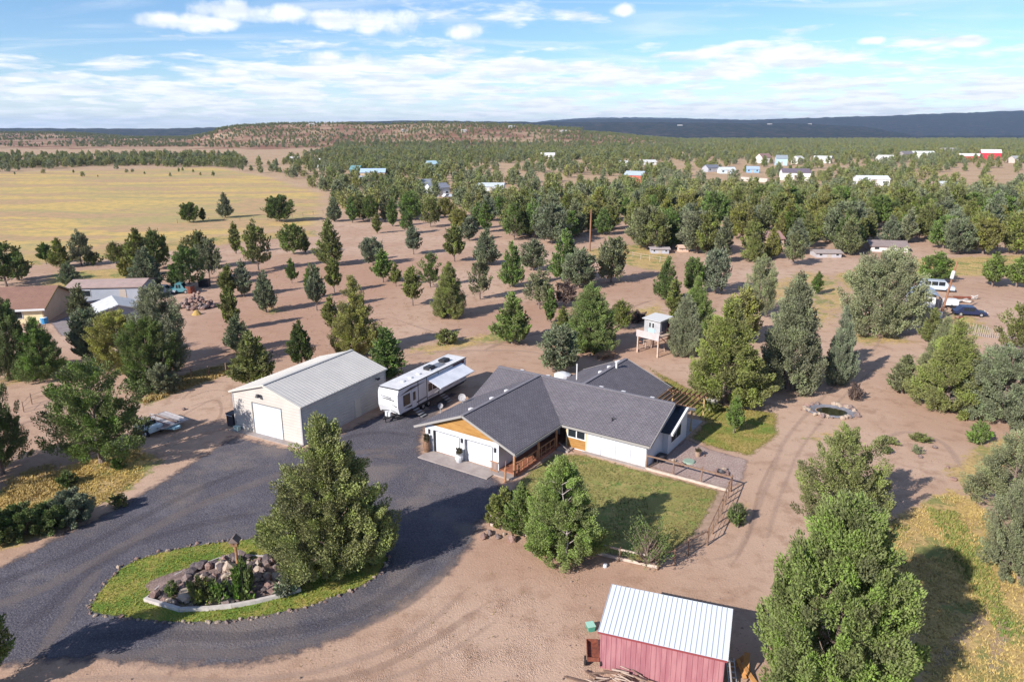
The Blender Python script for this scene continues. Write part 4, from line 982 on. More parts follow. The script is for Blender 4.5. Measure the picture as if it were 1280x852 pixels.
    q = MB(); q.tube((1.9, 1.3, 2.9), (1.9, 1.3, 3.35), .06); q.tube((1.9, 1.3, 3.3), (2.08, 1.3, 3.42), .05); q.build('vent_pipe', DARK, r1)
    q = MB(); q.box(-9.0, -8.2, 4.9, 5.6, 4.2, 4.75); q.build('roof_box', PIPE, r1) if False else None
    # fascia along the eaves and rakes
    q = MB()
    q.beam((-2.44, -.43, 2.17), (6.3, -.43, 2.17), .05, .2); q.beam((-2.32, -8.0, 2.17), (-2.32, -.4, 2.17), .05, .2)
    for a, e in (((-7.85, -8.06, 4.42), (-2.35, -8.06, 2.2)), ((-7.85, -8.06, 4.42), (-13.35, -8.06, 2.2)), ((6.36, -.4, 2.2), (6.36, 4.85, 4.42)), ((2.36, 4.9, 2.2), (2.36, 14.5, 2.2)), ((2.3, 14.56, 2.24), (-2.95, 14.56, 4.46)), ((-2.95, 14.56, 4.46), (-8.1, 14.56, 2.24))): q.beam(a, e, .06, .2)
    q.build('fascia', mat('grey_fascia', (.30, .28, .27), rough=.6), t)
    # garage front
    q = MB(); q.prism([(-12.35, -7.62, 2.63), (-3.25, -7.62, 2.63), (-7.85, -7.62, 4.34)], (0, .12, 0)); q.build('gable', WOOD, t)
    for u0, u1 in ((-11.42, -8.55), (-7.87, -4.98)):
        d = MB()
        for k in range(4):
            d.box(u0, u1, -7.36, -7.302, .02 + k * .525, .02 + (k + 1) * .525 - .012)
        do = d.build('garage_door', DOORW, t)
        d = MB(); d.box(u0 - .07, u0, -7.62, -7.3, 0, 2.12); d.box(u1, u1 + .07, -7.62, -7.3, 0, 2.12); d.box(u0, u1, -7.61, -7.32, 2.12, 2.17); d.build('door_frame', mat('grey_frame', (.12, .12, .13)), do)
    for u in (-11.9, -8.2, -4.65):
        d = MB(); d.box(u - .07, u + .07, -7.74, -7.6, 1.75, 2.1); d.tube((u, -7.72, 2.1), (u, -7.72, 2.2), .1, .02); d.build('wall_lamp', DARK, t)
    # long front wall: four panels, window over boards
    for k in range(4):
        d = MB(); d.box(.12 + k * 1.4375, .12 + (k + 1) * 1.4375 - .04, -.03, .03, .12, 2.36); d.build('siding_panel', WHITE, t)
    d = MB(); d.box(-.06, 5.9, -.02, .03, 0, .12); d.build('footing', CONC, t)
    d = MB(); d.box(.0, .115, -.05, .03, .1, 2.36); d.box(-2.02, -1.9, -.05, .03, .1, 2.36); d.build('corner_board', mat('tan_trim', (.55, .42, .25)), t)
    for k in range(4):
        d = MB(); d.box(-1.9, 0, -.03 - .004 * (k % 2), .03, .12 + k * .235, .12 + (k + 1) * .235 - .01); d.build('wood_board', WOOD, t)
    d = MB(); d.box(-1.9, 0, -.06, .03, 1.06, 1.16); d.box(-1.9, 0, -.06, .03, 2.2, 2.36); d.box(-1.9, -1.8, -.06, .03, 1.16, 2.2); d.box(-.1, 0, -.06, .03, 1.16, 2.2); d.box(-1.0, -.9, -.06, .03, 1.16, 2.2); wo_ = d.build('window', TRIMW, t)
    for u in (-1.8, -.9):
        d = MB(); d.box(u, u + .8, -.02, .029, 1.16, 2.2); d.build('pane', GLASS, wo_)
    d = MB(); d.box(-3.6, -2.7, 1.62, 1.7, .2, 2.2); dd = d.build('front_door', mat('brown_door', (.16, .09, .06)), t); d = MB(); d.box(-3.4, -2.9, 1.6, 1.62, 1.2, 2.0); d.build('door_pane', GLASS, dd)
    d = MB(); d.box(-2.06, -2.0, .55, 1.0, .9, 2.0); d.build('side_window', GLASS, t)
    # porch
    pb = 0
    for k in range(12):
        d = MB(); d.box(-4.28 + k * .145, -4.28 + (k + 1) * .145 - .012, -7.5, 1.66 if k < 15 else 0, .2, .24); d.build('deck_board', DECK, t)
    d = MB(); d.box(-4.29, -2.5, -7.55, -7.5, 0, .235); d.box(-2.53, -2.48, -7.5, -.05, 0, .235); d.build('deck_skirt', DECK, t)
    for u, w_ in ((-2.62, -7.75), (-2.62, -3.9), (-2.62, -.8)):
        d = MB(); d.tube((u, w_, 0), (u, w_, 2.22), .13, .11, 9); d.build('porch_post', LOG, t)
    ro = MB(); ro.beam((-2.62, -7.7, 1.12), (-2.62, -.8, 1.12), .09, .06); ro.beam((-2.62, -7.7, .5), (-2.62, -.8, .5), .06, .05)
    rr_ = ro.build('porch_railing', LOG, t)
    for k in range(9):
        d = MB(); d.box(-2.65, -2.6, -7.2 + k * .76, -7.15 + k * .76, .24, 1.1); d.build('baluster', LOG, rr_)
    d = MB()
    for k in range(6): d.box(-4.9 + k * .13, -4.86 + k * .13, -7.95, -7.9, .1, 1.0)
    d.box(-4.95, -4.15, -7.96, -7.89, .95, 1.02); d.box(-4.95, -4.15, -7.96, -7.89, .15, .2); d.build('porch_gate', LOG, t)
    d = MB(); d.box(-4.3, -2.5, -8.4, -7.56, 0, .12); d.build('step', CONC, t)
    d = MB(); d.tube((-2.75, -8.9, 0), (-2.75, -8.9, 1.3), .09); d.beam((-2.75, -8.9, 1.15), (-3.6, -7.6, 1.15), .07, .07); d.build('step_handrail', LOG, t)
    d = MB(); d.box(-2.4, -1.2, -1.1, -.1, 0, .16); d.beam((-2.4, -.7, .62), (-1.1, -1.5, .55), .05, .05); d.build('entry_step', CONC, t)
    # dishes on the garage eave
    for u, w_, s, tl in ((-12.6, -1.7, .38, .2), (-13.0, -4.6, .27, 1.6)):
        d = MB(); z0 = 2.35; d.tube((u, w_, z0), (u, w_ - .1, z0 + .75), .04)
        c0 = np.array([u, w_ - .12, z0 + .85]); nrm = np.array([.35 + tl, -1, .45]); nrm /= np.linalg.norm(nrm)
        e1 = np.cross(nrm, (0, 0, 1)); e1 /= np.linalg.norm(e1); e2 = np.cross(e1, nrm); ring = []
        for rr2, dp in ((s, .12), (s * .6, .04), (s * .02, 0)):
            ring.append([c0 + nrm * dp + (e1 * cos(a) + e2 * sin(a)) * rr2 for a in np.linspace(0, 2 * pi, 14, endpoint=False)])
        for a_, b_ in zip(ring, ring[1:]):
            for k in range(14): d.face([a_[k], a_[(k + 1) % 14], b_[(k + 1) % 14], b_[k]])
        d.tube(c0 - e2 * s + nrm * .1, c0 + nrm * .5 * s / .5, .02); d.tube(c0 + nrm * .5, c0 + nrm * .6, .05)
        d.build('satellite_dish', mat('dish_grey', (.40, .38, .38), (.30, .29, .30), sc=8), t)
    return t
house = make_house()
# slabs on the ground by the house
b = MB(); b.box(-11.9, -4.32, -9.35, -7.6, .0, .08); struct(b.build('garage_apron', CONC, None, HO, TH))
b = MB(); b.box(2.3, 6.42, 8.25, 12.8, 0, .07); struct(b.build('patio', mat('patio_concrete', (.42, .40, .42), (.36, .34, .36), sc=1.2), None, HO, TH))
b = MB(); b.box(-.3, 6.0, -.32, -.06, 0, .06); struct(b.build('wall_border', CONC, None, HO, TH))
def make_pergola():
    t = thing('pergola', 'open brown wooden pergola over the rear patio of the white house', 'pergola', hw(4.4, 11.5), TH)
    f = lambda u, w_, z: (u - 4.4, w_ - 11.5, z)
    for k in range(8):
        u = 2.75 + k * .5; b = MB(); b.beam(f(u, 9.5, 2.62), f(u, 13.9, 2.62), .09, .16); b.build('rafter', BEAMW, t)
    for w_ in (9.75, 13.2):
        b = MB(); b.beam(f(2.4, w_, 2.45), f(6.6, w_, 2.45), .1, .18); b.build('beam', BEAMW, t)
    for u, w_ in ((6.3, 13.2), (6.3, 9.75), (3.0, 13.2)):
        b = MB(); b.tube(f(u, w_, 0), f(u, w_, 2.36), .08, .08, 8); b.tube(f(u, w_, 0), f(u, w_, .3), .16, .14, 8); b.build('post', mat('yellow_post', (.50, .36, .17), (.42, .29, .13), sc=3), t)
    for a in ((6.3, 12.6, 1.9, 6.3, 13.2, 1.5), ):
        b = MB(); b.beam(f(6.3, 13.15, 1.7), f(5.6, 13.2, 2.4), .08, .08); b.build('brace', BEAMW, t)
make_pergola()
b = MB(); b.box(-.45, .45, -.3, .3, 0, .95); b.box(-.5, .5, -.35, .35, .95, 1.05); b.box(-.4, .4, -.33, -.3, .2, .85)
t = thing('utility_box', 'weathered pale cabinet standing under the largest juniper behind the pergola', 'cabinet', G(889, 511), R(20))
b.build('cabinet_body', mat('weathered_white', (.6, .55, .52), (.45, .4, .37), sc=3), t)
t = thing('storage_lid', 'white round-topped tank cover behind the house roof', 'tank', G(703, 472)); b = MB(); b.tube((0, 0, 0), (0, 0, .45), 1.0, 1.0, 14); b.tube((0, 0, .45), (0, 0, .7), 1.0, .4, 14); b.build('tank_body', WHITE, t)
t = thing('picnic_table', 'low brown table behind the rear roof of the house', 'table', G(757, 448), R(30)); b = MB(); b.box(-1.2, 1.2, -.7, .7, .62, .68); b.build('tabletop', BEAMW, t)
for sx in (-1, 1):
    for sy in (-1, 1): b = MB(); b.box(sx * .9 - .05, sx * .9 + .05, sy * .5 - .05, sy * .5 + .05, 0, .62); b.build('leg', BEAMW, t)
b = MB(); b.box(-.55, .55, -.16, .16, 0, .28); b.box(-.35, .5, -.1, .2, .28, .4); tag(b.build('sandstone_block', mat('sandstone', (.5, .38, .25), (.42, .3, .2), sc=4, bump=.03), None, G(751, 443), R(-15)), 'tan stone block beside the low brown table', 'stone')
# pots by the garage
def pot(name, label, p, prof, m, plant=None):
    t = thing(name, label, 'pot', p); b = MB(); zz = 0
    for (r0, z0), (r1, z1) in zip(prof, prof[1:]): b.tube((0, 0, z0), (0, 0, z1), r0, r1, 12)
    b.build('pot_body', m, t)
    me, tr, h0, r0 = proto('bush', 'mid', 0)
    if plant:
        c = link('plant', me, t, (0, 0, prof[-1][1] - .05)); c.scale = (.3 / r0, .3 / r0, plant / h0); c.color = (.12, .10, .06, 1)
    return t
pp = hw(-8.2, -8.1, .08)
pot('planter_pot', 'white bulging planter pot between the two garage doors', pp, [(.22, 0), (.34, .3), (.36, .5), (.28, .7), (.32, .76)], WHITE, .7)
pp = hw(-11.95, -8.0, .08)
pot('rustic_barrel', 'brown rustic barrel planter left of the garage doors', pp, [(.27, 0), (.34, .4), (.34, .7), (.27, 1.05)], mat('rust_brown', (.23, .13, .08), (.15, .09, .06), sc=5, bump=.03), .8)

# ------------------------------------------------------------------ the metal shop
SO = G(379.5, 556.5); TS = R(-28.16)
def make_shop():
    t = thing('metal_shop', 'cream metal workshop with one tall white roll-up door beside the driveway', 'workshop', SO, TS)
    W_, D_, E_, A_ = 8.8, 12.4, 3.95, 5.25
    SID = mat('cream_siding', (.50, .455, .42), (.46, .415, .385), sc=.7, rough=.55); SROOF = mat('galvalume_roof', (.52, .49, .46), (.48, .455, .43), sc=.5, rough=.5)
    b = MB(); b.box(-W_, -.004, 0, D_, 0, E_ - .05); b.prism([(-W_, 0, E_ - .06), (0, 0, E_ - .06), (-W_ / 2, 0, A_ - .08)], (0, D_, 0)); b.build('wall', SID, t)
    b = MB(); k = 0; z = .18
    while z < E_ - .15:                                 # ribs of the side sheets, lying flat
        b.prism([(0, 0, z), (.03, 0, z + .03), (.03, 0, z + .075), (0, 0, z + .105)], (0, D_, 0)); z += .3
    b.build('side_siding', SID, t)
    b = MB(); z = .18
    while z < A_ - .5:
        hw_ = W_ / 2 if z < E_ - .15 else W_ / 2 * (A_ - z - .15) / (A_ - E_)
        segs = [(-W_ / 2 - hw_, -W_ / 2 + hw_)] if z > 3.25 else [(-W_, -6.2), (-2.4, 0)]
        for x0, x1 in segs: b.prism([(x0, -.001, z), (x0, -.012, z + .03), (x0, -.012, z + .07), (x0, -.001, z + .1)], (x1 - x0, 0, 0))
        z += .3
    b.build('front_siding', SID, t)
    for sx in (0, 1):
        b = MB(); xe = .25 if sx == 0 else -W_ - .25; xr = -W_ / 2; ze = E_ - .08
        b.slab([(xe, -.2, ze), (xe, D_ + .1, ze), (xr, D_ + .1, A_), (xr, -.2, A_)], .09)
        o = b.build('roof_sheet', SROOF, t); q = MB(); y = -.1
        while y < D_:
            s = (A_ - ze) / (xr - xe)
            q.beam((xe, y, ze + .012), (xr, y, A_ + .0), .035, .03); y += .4
        q.build('roof_rib', SROOF, o)
    b = MB(); b.beam((-W_ / 2, -.21, A_ + .02), (-W_ / 2, D_ + .11, A_ + .02), .34, .06); b.build('ridge_cap', SROOF, t)
    TR = mat('shop_trim', (.50, .46, .42)); b = MB()
    b.beam((-W_ / 2, -.23, A_ - .07), (.26, -.23, E_ - .15), .05, .16); b.beam((-W_ / 2, -.23, A_ - .07), (-W_ - .26, -.23, E_ - .15), .05, .16); b.beam((.27, -.2, E_ - .15), (.27, D_ + .1, E_ - .15), .05, .12)
    b.build('roof_trim', TR, t)
    for x0, x1, y0, y1 in ((-.1, .04, -.04, .1), (-W_ - .04, -W_ + .1, -.04, .1), (-.08, .042, D_ - .1, D_ + .03)):
        b = MB(); b.box(x0, x1, y0, y1, 0, E_ - .1); b.build('corner_trim', mat('corner_grey', (.33, .32, .33)), t)
    d = MB()
    for k in range(6): d.box(-6.12, -2.48, -.035, .01, .06 + k * .51, .06 + (k + 1) * .51 - .015)
    do = d.build('roll_up_door', mat('pale_blue_door', (.55, .61, .70), (.51, .57, .66), sc=.8, rough=.4), t)
    d = MB(); d.box(-6.24, -6.12, -.09, .01, 0, 3.2); d.box(-2.48, -2.42, -.06, .01, 0, 3.2); d.box(-6.12, -2.48, -.06, .01, 3.12, 3.2); d.build('door_frame', mat('grey_brown_frame', (.2, .18, .17)), do)
    d = MB(); d.tube((-5.0, -.02, 4.05), (-5.0, -.3, 4.2), .05); d.tube((-5.0, -.3, 4.25), (-5.0, -.36, 3.95), .16, .22, 10); d.build('wall_lamp', DARK, t)
    d = MB(); d.tube((.05, D_ - 1.6, 3.1), (.05, D_ - 1.6, 3.25), .06); d.tube((.03, D_ - 1.6, 3.2), (.35, D_ - 1.6, 3.3), .05); d.tube((.3, D_ - 1.7, 3.15), (.45, D_ - 1.45, 3.3), .12); d.build('side_lamp', DARK, t)
    d = MB(); d.box(.0, .06, D_ - 4.2, D_ - 4.15, 0, 2.0); d.box(.0, .06, D_ - 5.1, D_ - 5.05, 0, 2.0); d.box(.03, .05, D_ - 5.05, D_ - 4.2, .05, 2.0); d.build('side_door', mat('side_door_paint', (.56, .5, .44)), t)
    d = MB(); d.box(-W_ - .1, .1, -.75, -.03, 0, .07); d.build('door_sill', CONC, t)
make_shop()
pb = SO + np.array([0, 0, 0]); 
def sw(u, w_, z=0): return np.array([SO[0] + u * cos(TS) - w_ * sin(TS), SO[1] + u * sin(TS) + w_ * cos(TS), z])
t = thing('rubbish_bin', 'dark bin with a white handle at the left corner of the white shop', 'bin', sw(-9.5, .3), TS); b = MB(); b.prism([(-.4, -.4, 0), (.4, -.4, 0), (.45, -.4, 1.3), (-.45, -.4, 1.3)], (0, .8, 0)); b.build('bin_body', DARK, t)
b = MB(); b.box(-.48, .48, -.46, .46, 1.3, 1.38); b.build('lid', DARK, t); b = MB(); b.tube((-.4, -.45, 1.2), (.4, -.45, 1.2), .04); b.build('handle', TRIMW, t)
t = thing('tool_crate', 'small pale crate on the sill by the shop door', 'crate', sw(-8.2, -.4, .07), TS); b = MB(); b.box(-.3, .3, -.2, .2, 0, .35); b.box(-.32, .32, -.22, .22, .3, .38); b.build('crate_body', mat('pale_green_plastic', (.45, .55, .5)), t)
# ------------------------------------------------------------------ travel trailer
def make_rv():
    o = np.array([-11.3, 66.6, 0]); rz = R(60.6)
    t = thing('travel_trailer', 'long white travel trailer with awning out, between the white shop and the house', 'trailer', o, rz)
    RW = mat('trailer_white', (.60, .60, .63), (.55, .55, .58), sc=.8, rough=.35); RR = mat('trailer_roof', (.66, .645, .65), (.56, .545, .555), sc=1.2, rough=.6)
    BL = mat('trailer_black', (.03, .03, .035), rough=.4); GRY = mat('trailer_grey', (.42, .42, .46), rough=.4)
    Lr, Wd, z0, z1 = 12.4, 2.45, .72, 3.42
    b = MB(); pr_ = [(.55, z0), (.25, .85), (0, 1.6), (.02, 2.9), (.22, z1), (Lr, z1), (Lr, z0)]
    b.prism([(x, 0, z) for x, z in pr_], (0, Wd, 0)); b.build('body', RW, t)
    b = MB(); b.box(.2, Lr + .02, -.02, Wd + .02, z1, z1 + .06); b.build('roof', RR, t)
    b = MB(); b.box(.15, Lr + .04, -.045, -.02, z1 - .05, z1 + .07); b.box(.15, Lr + .04, Wd + .02, Wd + .045, z1 - .05, z1 + .07); b.box(.12, .2, -.045, Wd + .045, z1 - .02, z1 + .07); b.build('roof_edge', BL, t)
    for x, dx, dy, h, y in ((7.0, .55, .4, .3, 1.15), (9.9, .55, .4, .3, 1.25)):
        b = MB(); b.box(x - dx, x + dx, y - dy, y + dy, z1 + .06, z1 + .06 + h); b.box(x - dx * .8, x + dx * .85, y - dy * .8, y + dy * .8, z1 + .36, z1 + .41); b.build('air_conditioner', BL, t)
    b = MB(); b.box(7.8, 9.2, .55, 1.6, z1 + .07, z1 + .11); b.build('solar_panel', mat('solar_cells', (.16, .17, .2), rough=.25), t)
    for x in (2.3, 3.6, 5.0):
        b = MB(); b.tube((x, 1.1, z1 + .06), (x, 1.1, z1 + .2), .26, .2, 10); b.build('roof_vent', TRIMW, t)
    b = MB(); b.box(9.3, 9.6, 1.5, 1.8, z1 + .06, z1 + .14); b.tube((6.4, .6, z1 + .06), (6.4, .6, z1 + .3), .05); b.build('roof_fitting', GRY, t)
    def win(x0, x1, za, zb, nm='window'):
        b = MB(); b.box(x0 - .05, x1 + .05, -.03, 0, za - .05, zb + .05); w_ = b.build(nm, BL, t); b = MB(); b.box(x0, x1, -.045, -.03, za, zb); b.build('pane', GLASS, w_)
    win(.95, 1.95, 1.5, 2.55); win(5.15, 5.75, 1.75, 2.5); win(5.95, 6.55, 1.75, 2.5)
    for x, in ((2.3,), (7.05,)):
        b = MB(); b.box(x, x + .72, -.035, 0, .8, 2.75); d = b.build('door', RW, t); b = MB(); b.box(x - .04, x + .76, -.025, 0, .76, 2.8); b.build('door_seal', GRY, d); b = MB(); b.box(x + .14, x + .58, -.05, -.035, 1.6, 2.5); b.build('pane', GLASS, d)
        for k in range(4):
            b = MB(); b.box(x - .05, x + .77, -.35 - k * .3, -.1 - k * .3, .62 - k * .17, .66 - k * .17); b.build('step', METAL, t)
    # slide-out room and graphics
    b = MB(); b.box(4.9, 6.9, -.028, 0, 1.05, 3.1); b.build('slide_panel', mat('slide_grey', (.72, .72, .76)), t)
    b = MB()
    for x in (3.35, 4.85, 6.95): b.box(x, x + .06, -.034, 0, .85, z1 - .06)
    b.box(4.85, 7.0, -.034, 0, 1.02, 1.1); b.box(.5, 12.4, -.03, 0, .74, .84); b.build('black_trim', BL, t)
    def decal(nm, pts, m, y=-.02): b = MB(); b.prism([(x, y, z) for x, z in pts], (0, .025, 0)); return b.build(nm, m, t)
    decal('stripe', [(.35, 2.75), (2.1, 3.08), (4.7, 3.0), (2.4, 2.86)], BL); decal('stripe', [(1.0, 1.2), (4.8, 1.32), (4.8, 1.22), (2.0, 1.06)], BL)
    decal('stripe', [(3.4, 3.1), (4.8, 3.3), (4.8, 3.2)], GRY); decal('stripe', [(8.2, 1.3), (12.3, 1.9), (12.3, 1.6), (9.4, 1.2)], BL); decal('stripe', [(7.9, 1.1), (10.4, 1.35), (9.2, 1.05)], GRY)
    decal('dark_wedge', [(9.6, 3.3), (12.0, 3.3), (12.0, 2.2), (11.2, 2.2)], mat('maroon_graphic', (.10, .035, .04)))
    decal('rear_wall_grey', [(11.2, 2.95), (12.3, 2.95), (12.3, 1.9), (11.2, 1.9)], mat('blue_grey_graphic', (.46, .47, .56)), -.03)
    # front cap marks: a slanted emblem and swooshes
    cap = MB()
    for y0, y1, za, zb in ((.45, 2.0, 2.22, 2.32), (.8, 2.1, 2.46, 2.54)): cap.prism([(-.012, y0, za), (-.012, y1, zb + .05), (-.012, y1, zb + .09), (-.012, y0, zb)], (.03, 0, 0))
    for k in range(7): cap.prism([(-.014, 1.75 - k * .14, 2.33), (-.014, 1.69 - k * .14, 2.44), (-.014, 1.66 - k * .14, 2.44), (-.014, 1.71 - k * .14, 2.33)], (.03, 0, 0))
    cap.prism([(-.01, .1, 1.7), (-.01, 1.0, 1.95), (-.01, .2, 1.62)], (.05, 0, 0)); cap.prism([(.2, 2.3, .95), (.1, 1.2, 1.15), (.22, 2.2, .86)], (.06, 0, 0)); cap.prism([(.2, .2, .95), (.1, 1.0, 1.2), (.22, .3, .86)], (.06, 0, 0))
    cap.build('front_emblem', BL, t)
    b = MB(); b.prism([(.1, .15, 3.05), (.1, 2.3, 3.05), (.16, 2.2, 3.2), (.16, .25, 3.2)], (.05, 0, 0)); b.build('cap_visor', BL, t)
    # awning
    b = MB(); A0, A1 = (4.9, -.06, 3.12), (11.4, -.06, 3.12); B0, B1 = (4.9, -1.75, 2.42), (11.4, -1.75, 2.42)
    b.slab([B0, B1, A1, A0], .03); aw = b.build('awning', mat('awning_cloth', (.74, .74, .78), (.62, .62, .68), sc=.6, rough=.6), t)
    b = MB(); b.tube(B0, B1, .06); b.build('awning_roller', TRIMW, aw)
    b = MB()
    for x in (5.0, 11.3): b.tube((x, -.04, 1.1), (x, -1.72, 2.42), .03)
    b.build('awning_arm', METAL, aw)
    # under frame, wheels, hitch
    b = MB(); b.box(.9, 12.2, .15, Wd - .15, .5, z0); b.build('chassis', BL, t)
    b = MB(); b.box(3.5, 6.1, -.02, .1, .55, .85); b.build('wheel_skirt', BL, t)
    for x in (4.2, 5.15):
        for y in (.02, Wd - .27):
            b = MB(); b.tube((x, y, .38), (x, y + .25, .38), .38, .38, 16); wl = b.build('wheel', BLACK, t); b = MB(); yy = y - .01 if y < 1 else y + .26; b.tube((x, min(yy, yy), .38), (x, yy + .02, .38), .2, .2, 10); b.build('rim', METAL, wl)
    b = MB(); b.beam((.6, .5, .6), (-.9, Wd / 2, .5), .1, .12); b.beam((.6, Wd - .5, .6), (-.9, Wd / 2, .5), .1, .12); b.tube((-.5, Wd / 2, 0), (-.5, Wd / 2, .7), .05); b.build('hitch', BL, t)
    b = MB(); b.tube((-.05, Wd / 2 - .2, .55), (-.05, Wd / 2 - .2, 1.0), .16, .16, 10); b.tube((-.05, Wd / 2 + .2, .55), (-.05, Wd / 2 + .2, 1.0), .16, .16, 10); b.build('gas_bottle', TRIMW, t)
make_rv()

# ------------------------------------------------------------------ red shed
def make_shed():
    o = np.array([4.74, 32.62, 0]); rz = R(-19.5)
    t = thing('red_shed', 'faded red shed with white ribbed metal roof at the bottom of the picture', 'shed', o, rz)
    RED_ = mat('faded_red_steel', (.29, .115, .135), (.36, .17, .185), sc=1.2, rough=.55, stretch=(2.5, 2.5, .35)); RT = mat('white_roof_steel', (.60, .64, .71), (.56, .60, .67), sc=.6, rough=.35)
    W_, D_, z0, z1 = 6.42, 3.05, 2.38, 3.02
    b = MB(); b.prism([(0, 0, 0), (0, D_, 0), (0, D_, z1 - .08), (0, 0, z0 - .08)], (W_, 0, 0)); b.build('wall', RED_, t)
    b = MB(); x = .02
    while x < W_ - .05: b.prism([(x, 0, .0), (x + .02, -.025, 0), (x + .05, -.025, 0), (x + .07, 0, 0)], (0, 0, z0 - .1)); x += .265
    b.build('wall_rib', RED_, t)
    b = MB(); b.slab([(-.12, -.14, z0), (W_ + .12, -.14, z0), (W_ + .12, D_ + .2, z1 + .04), (-.12, D_ + .2, z1 + .04)], .05); r_ = b.build('roof', RT, t)
    q = MB(); x = -.1
    while x < W_ + .1: q.beam((x, -.14, z0 + .01), (x, D_ + .2, z1 + .05), .035, .035); x += .265
    q.build('roof_rib', mat('roof_rib_grey', (.36, .39, .45), rough=.4), r_)
    q = MB(); q.beam((-.12, -.16, z0 - .06), (W_ + .12, -.16, z0 - .06), .03, .1); q.build('eave_trim', mat('dark_red_trim', (.22, .05, .055)), t)
    q = MB(); q.beam((W_ + .14, -.14, z0 - .03), (W_ + .14, D_ + .2, z1), .03, .1); q.build('gutter', TRIMW, t)
    q = MB(); q.tube((W_ + .2, .1, z0 - .1), (W_ + .55, -.05, .2), .05); q.build('downpipe', METAL, t)
    q = MB(); q.box(W_, W_ + .04, .6, 2.2, 0, 2.1); q.build('side_door', mat('grey_board', (.2, .19, .2)), t)
make_shed()
wr = random.Random(8)
STK = mat('bleached_wood', (.42, .33, .27), (.33, .24, .2), sc=4); STK2 = mat('old_board', (.14, .09, .07), (.2, .13, .1), sc=4)
for k in range(30):
    q = G(742 + wr.uniform(0, 66), 838 + wr.uniform(0, 26)); q[2] = .05 + wr.random() * .35; a = R(-22 + wr.gauss(0, 22)); ln = wr.uniform(.5, 1.5); b = MB()
    b.tube((-ln / 2, 0, 0), (ln / 2, 0, wr.uniform(-.05, .1)), wr.uniform(.03, .06), wr.uniform(.02, .045), 6)
    tag(b.build('firewood_stick', [STK, STK, STK2][k % 3], None, q, a), 'split stick in the wood heap along the front of the red shed', 'firewood', 'sticks heaped in front of the red shed')
b = MB(); b.beam((-1.0, 0, .06), (1.0, 0, .06), .12, .06); tag(b.build('dark_plank', STK2, None, G(728, 852), R(-20)), 'dark plank lying left of the wood heap', 'plank')
b = MB(); b.beam((-.5, 0, .2), (.5, 0, .06), .12, .06); tag(b.build('dark_plank', STK2, None, G(742, 847), R(-35)), 'short dark plank leaning on the wood heap', 'plank')
def make_cart():
    t = thing('garden_cart', 'long rusty garden cart beside the left end of the red shed', 'cart', G(741, 832), R(-4)); RU = mat('rust', (.24, .075, .045), (.15, .05, .035), sc=5, bump=.02)
    b = MB(); b.box(-.3, .3, -.1, 1.35, .42, .46); b.build('bed', RU, t)
    for x0, x1, y0, y1 in ((-.33, -.3, -.1, 1.35), (.3, .33, -.1, 1.35), (-.33, .33, -.13, -.1), (-.33, .33, 1.35, 1.38)): b = MB(); b.box(x0, x1, y0, y1, .4, .66); b.build('side_rail', RU, t)
    for x in (-.42, .42):
        b = MB(); b.tube((x - .05, .1, .26), (x + .05, .1, .26), .26, .26, 12); b.build('wheel', BLACK, t)
    b = MB(); b.tube((0, 1.35, .4), (0, 1.9, .2), .03); b.build('tongue', RU, t)
make_cart()
t = thing('plastic_tub', 'small green plastic tub on the dirt left of the red shed', 'tub', G(738, 786), R(15)); b = MB(); b.prism([(-.17, -.24, 0), (.17, -.24, 0), (.22, -.24, .32), (-.22, -.24, .32)], (0, .48, 0)); b.build('tub_body', mat('green_plastic', (.07, .28, .21), rough=.4), t); b = MB(); b.box(-.24, .24, -.26, .26, .32, .36); b.build('lid', mat('pale_green_lid', (.32, .55, .45), rough=.4), t)
b = MB(); b.tube((0, 0, 0), (.05, 0, .2), .16, .12, 8); tag(b.build('white_rag', WHITE, None, G(756, 708), 0), 'small white object on the dirt below the lawn fence', 'rag')
OB = mat('orange_lumber', (.50, .25, .09), (.40, .19, .07), sc=3)
for k, (x, y, z, ln, a, wd, lb) in enumerate(((932, 838, .5, 1.1, 70, .3, 'broad orange board standing at the front of the lumber'), (926, 842, .35, .9, 100, .22, 'narrow orange board leaning at the left of the lumber'), (936, 848, .3, 1.0, 120, .26, 'orange board lying lowest in the lumber'), (922, 832, .25, .8, 20, .3, 'darkened board half under the tree shade by the lumber'))):
    b = MB(); b.beam((-ln / 2, 0, z - .25), (ln / 2, 0, z + .25), wd, .05); tag(b.build('lumber_board', OB, None, G(x, y), R(a)), lb, 'board', 'boards right of the red shed')
t = thing('metal_ladder', 'grey metal ladder lying by the right end of the red shed', 'ladder', G(914, 848), R(80))
for y in (-.2, .2): b = MB(); b.beam((-1.0, y, .1), (1.0, y, .5), .05, .07); b.build('rail', METAL, t)
for k in range(6): b = MB(); b.beam((-.85 + k * .33, -.2, .13 + k * .066), (-.85 + k * .33, .2, .13 + k * .066), .04, .04); b.build('rung', METAL, t)

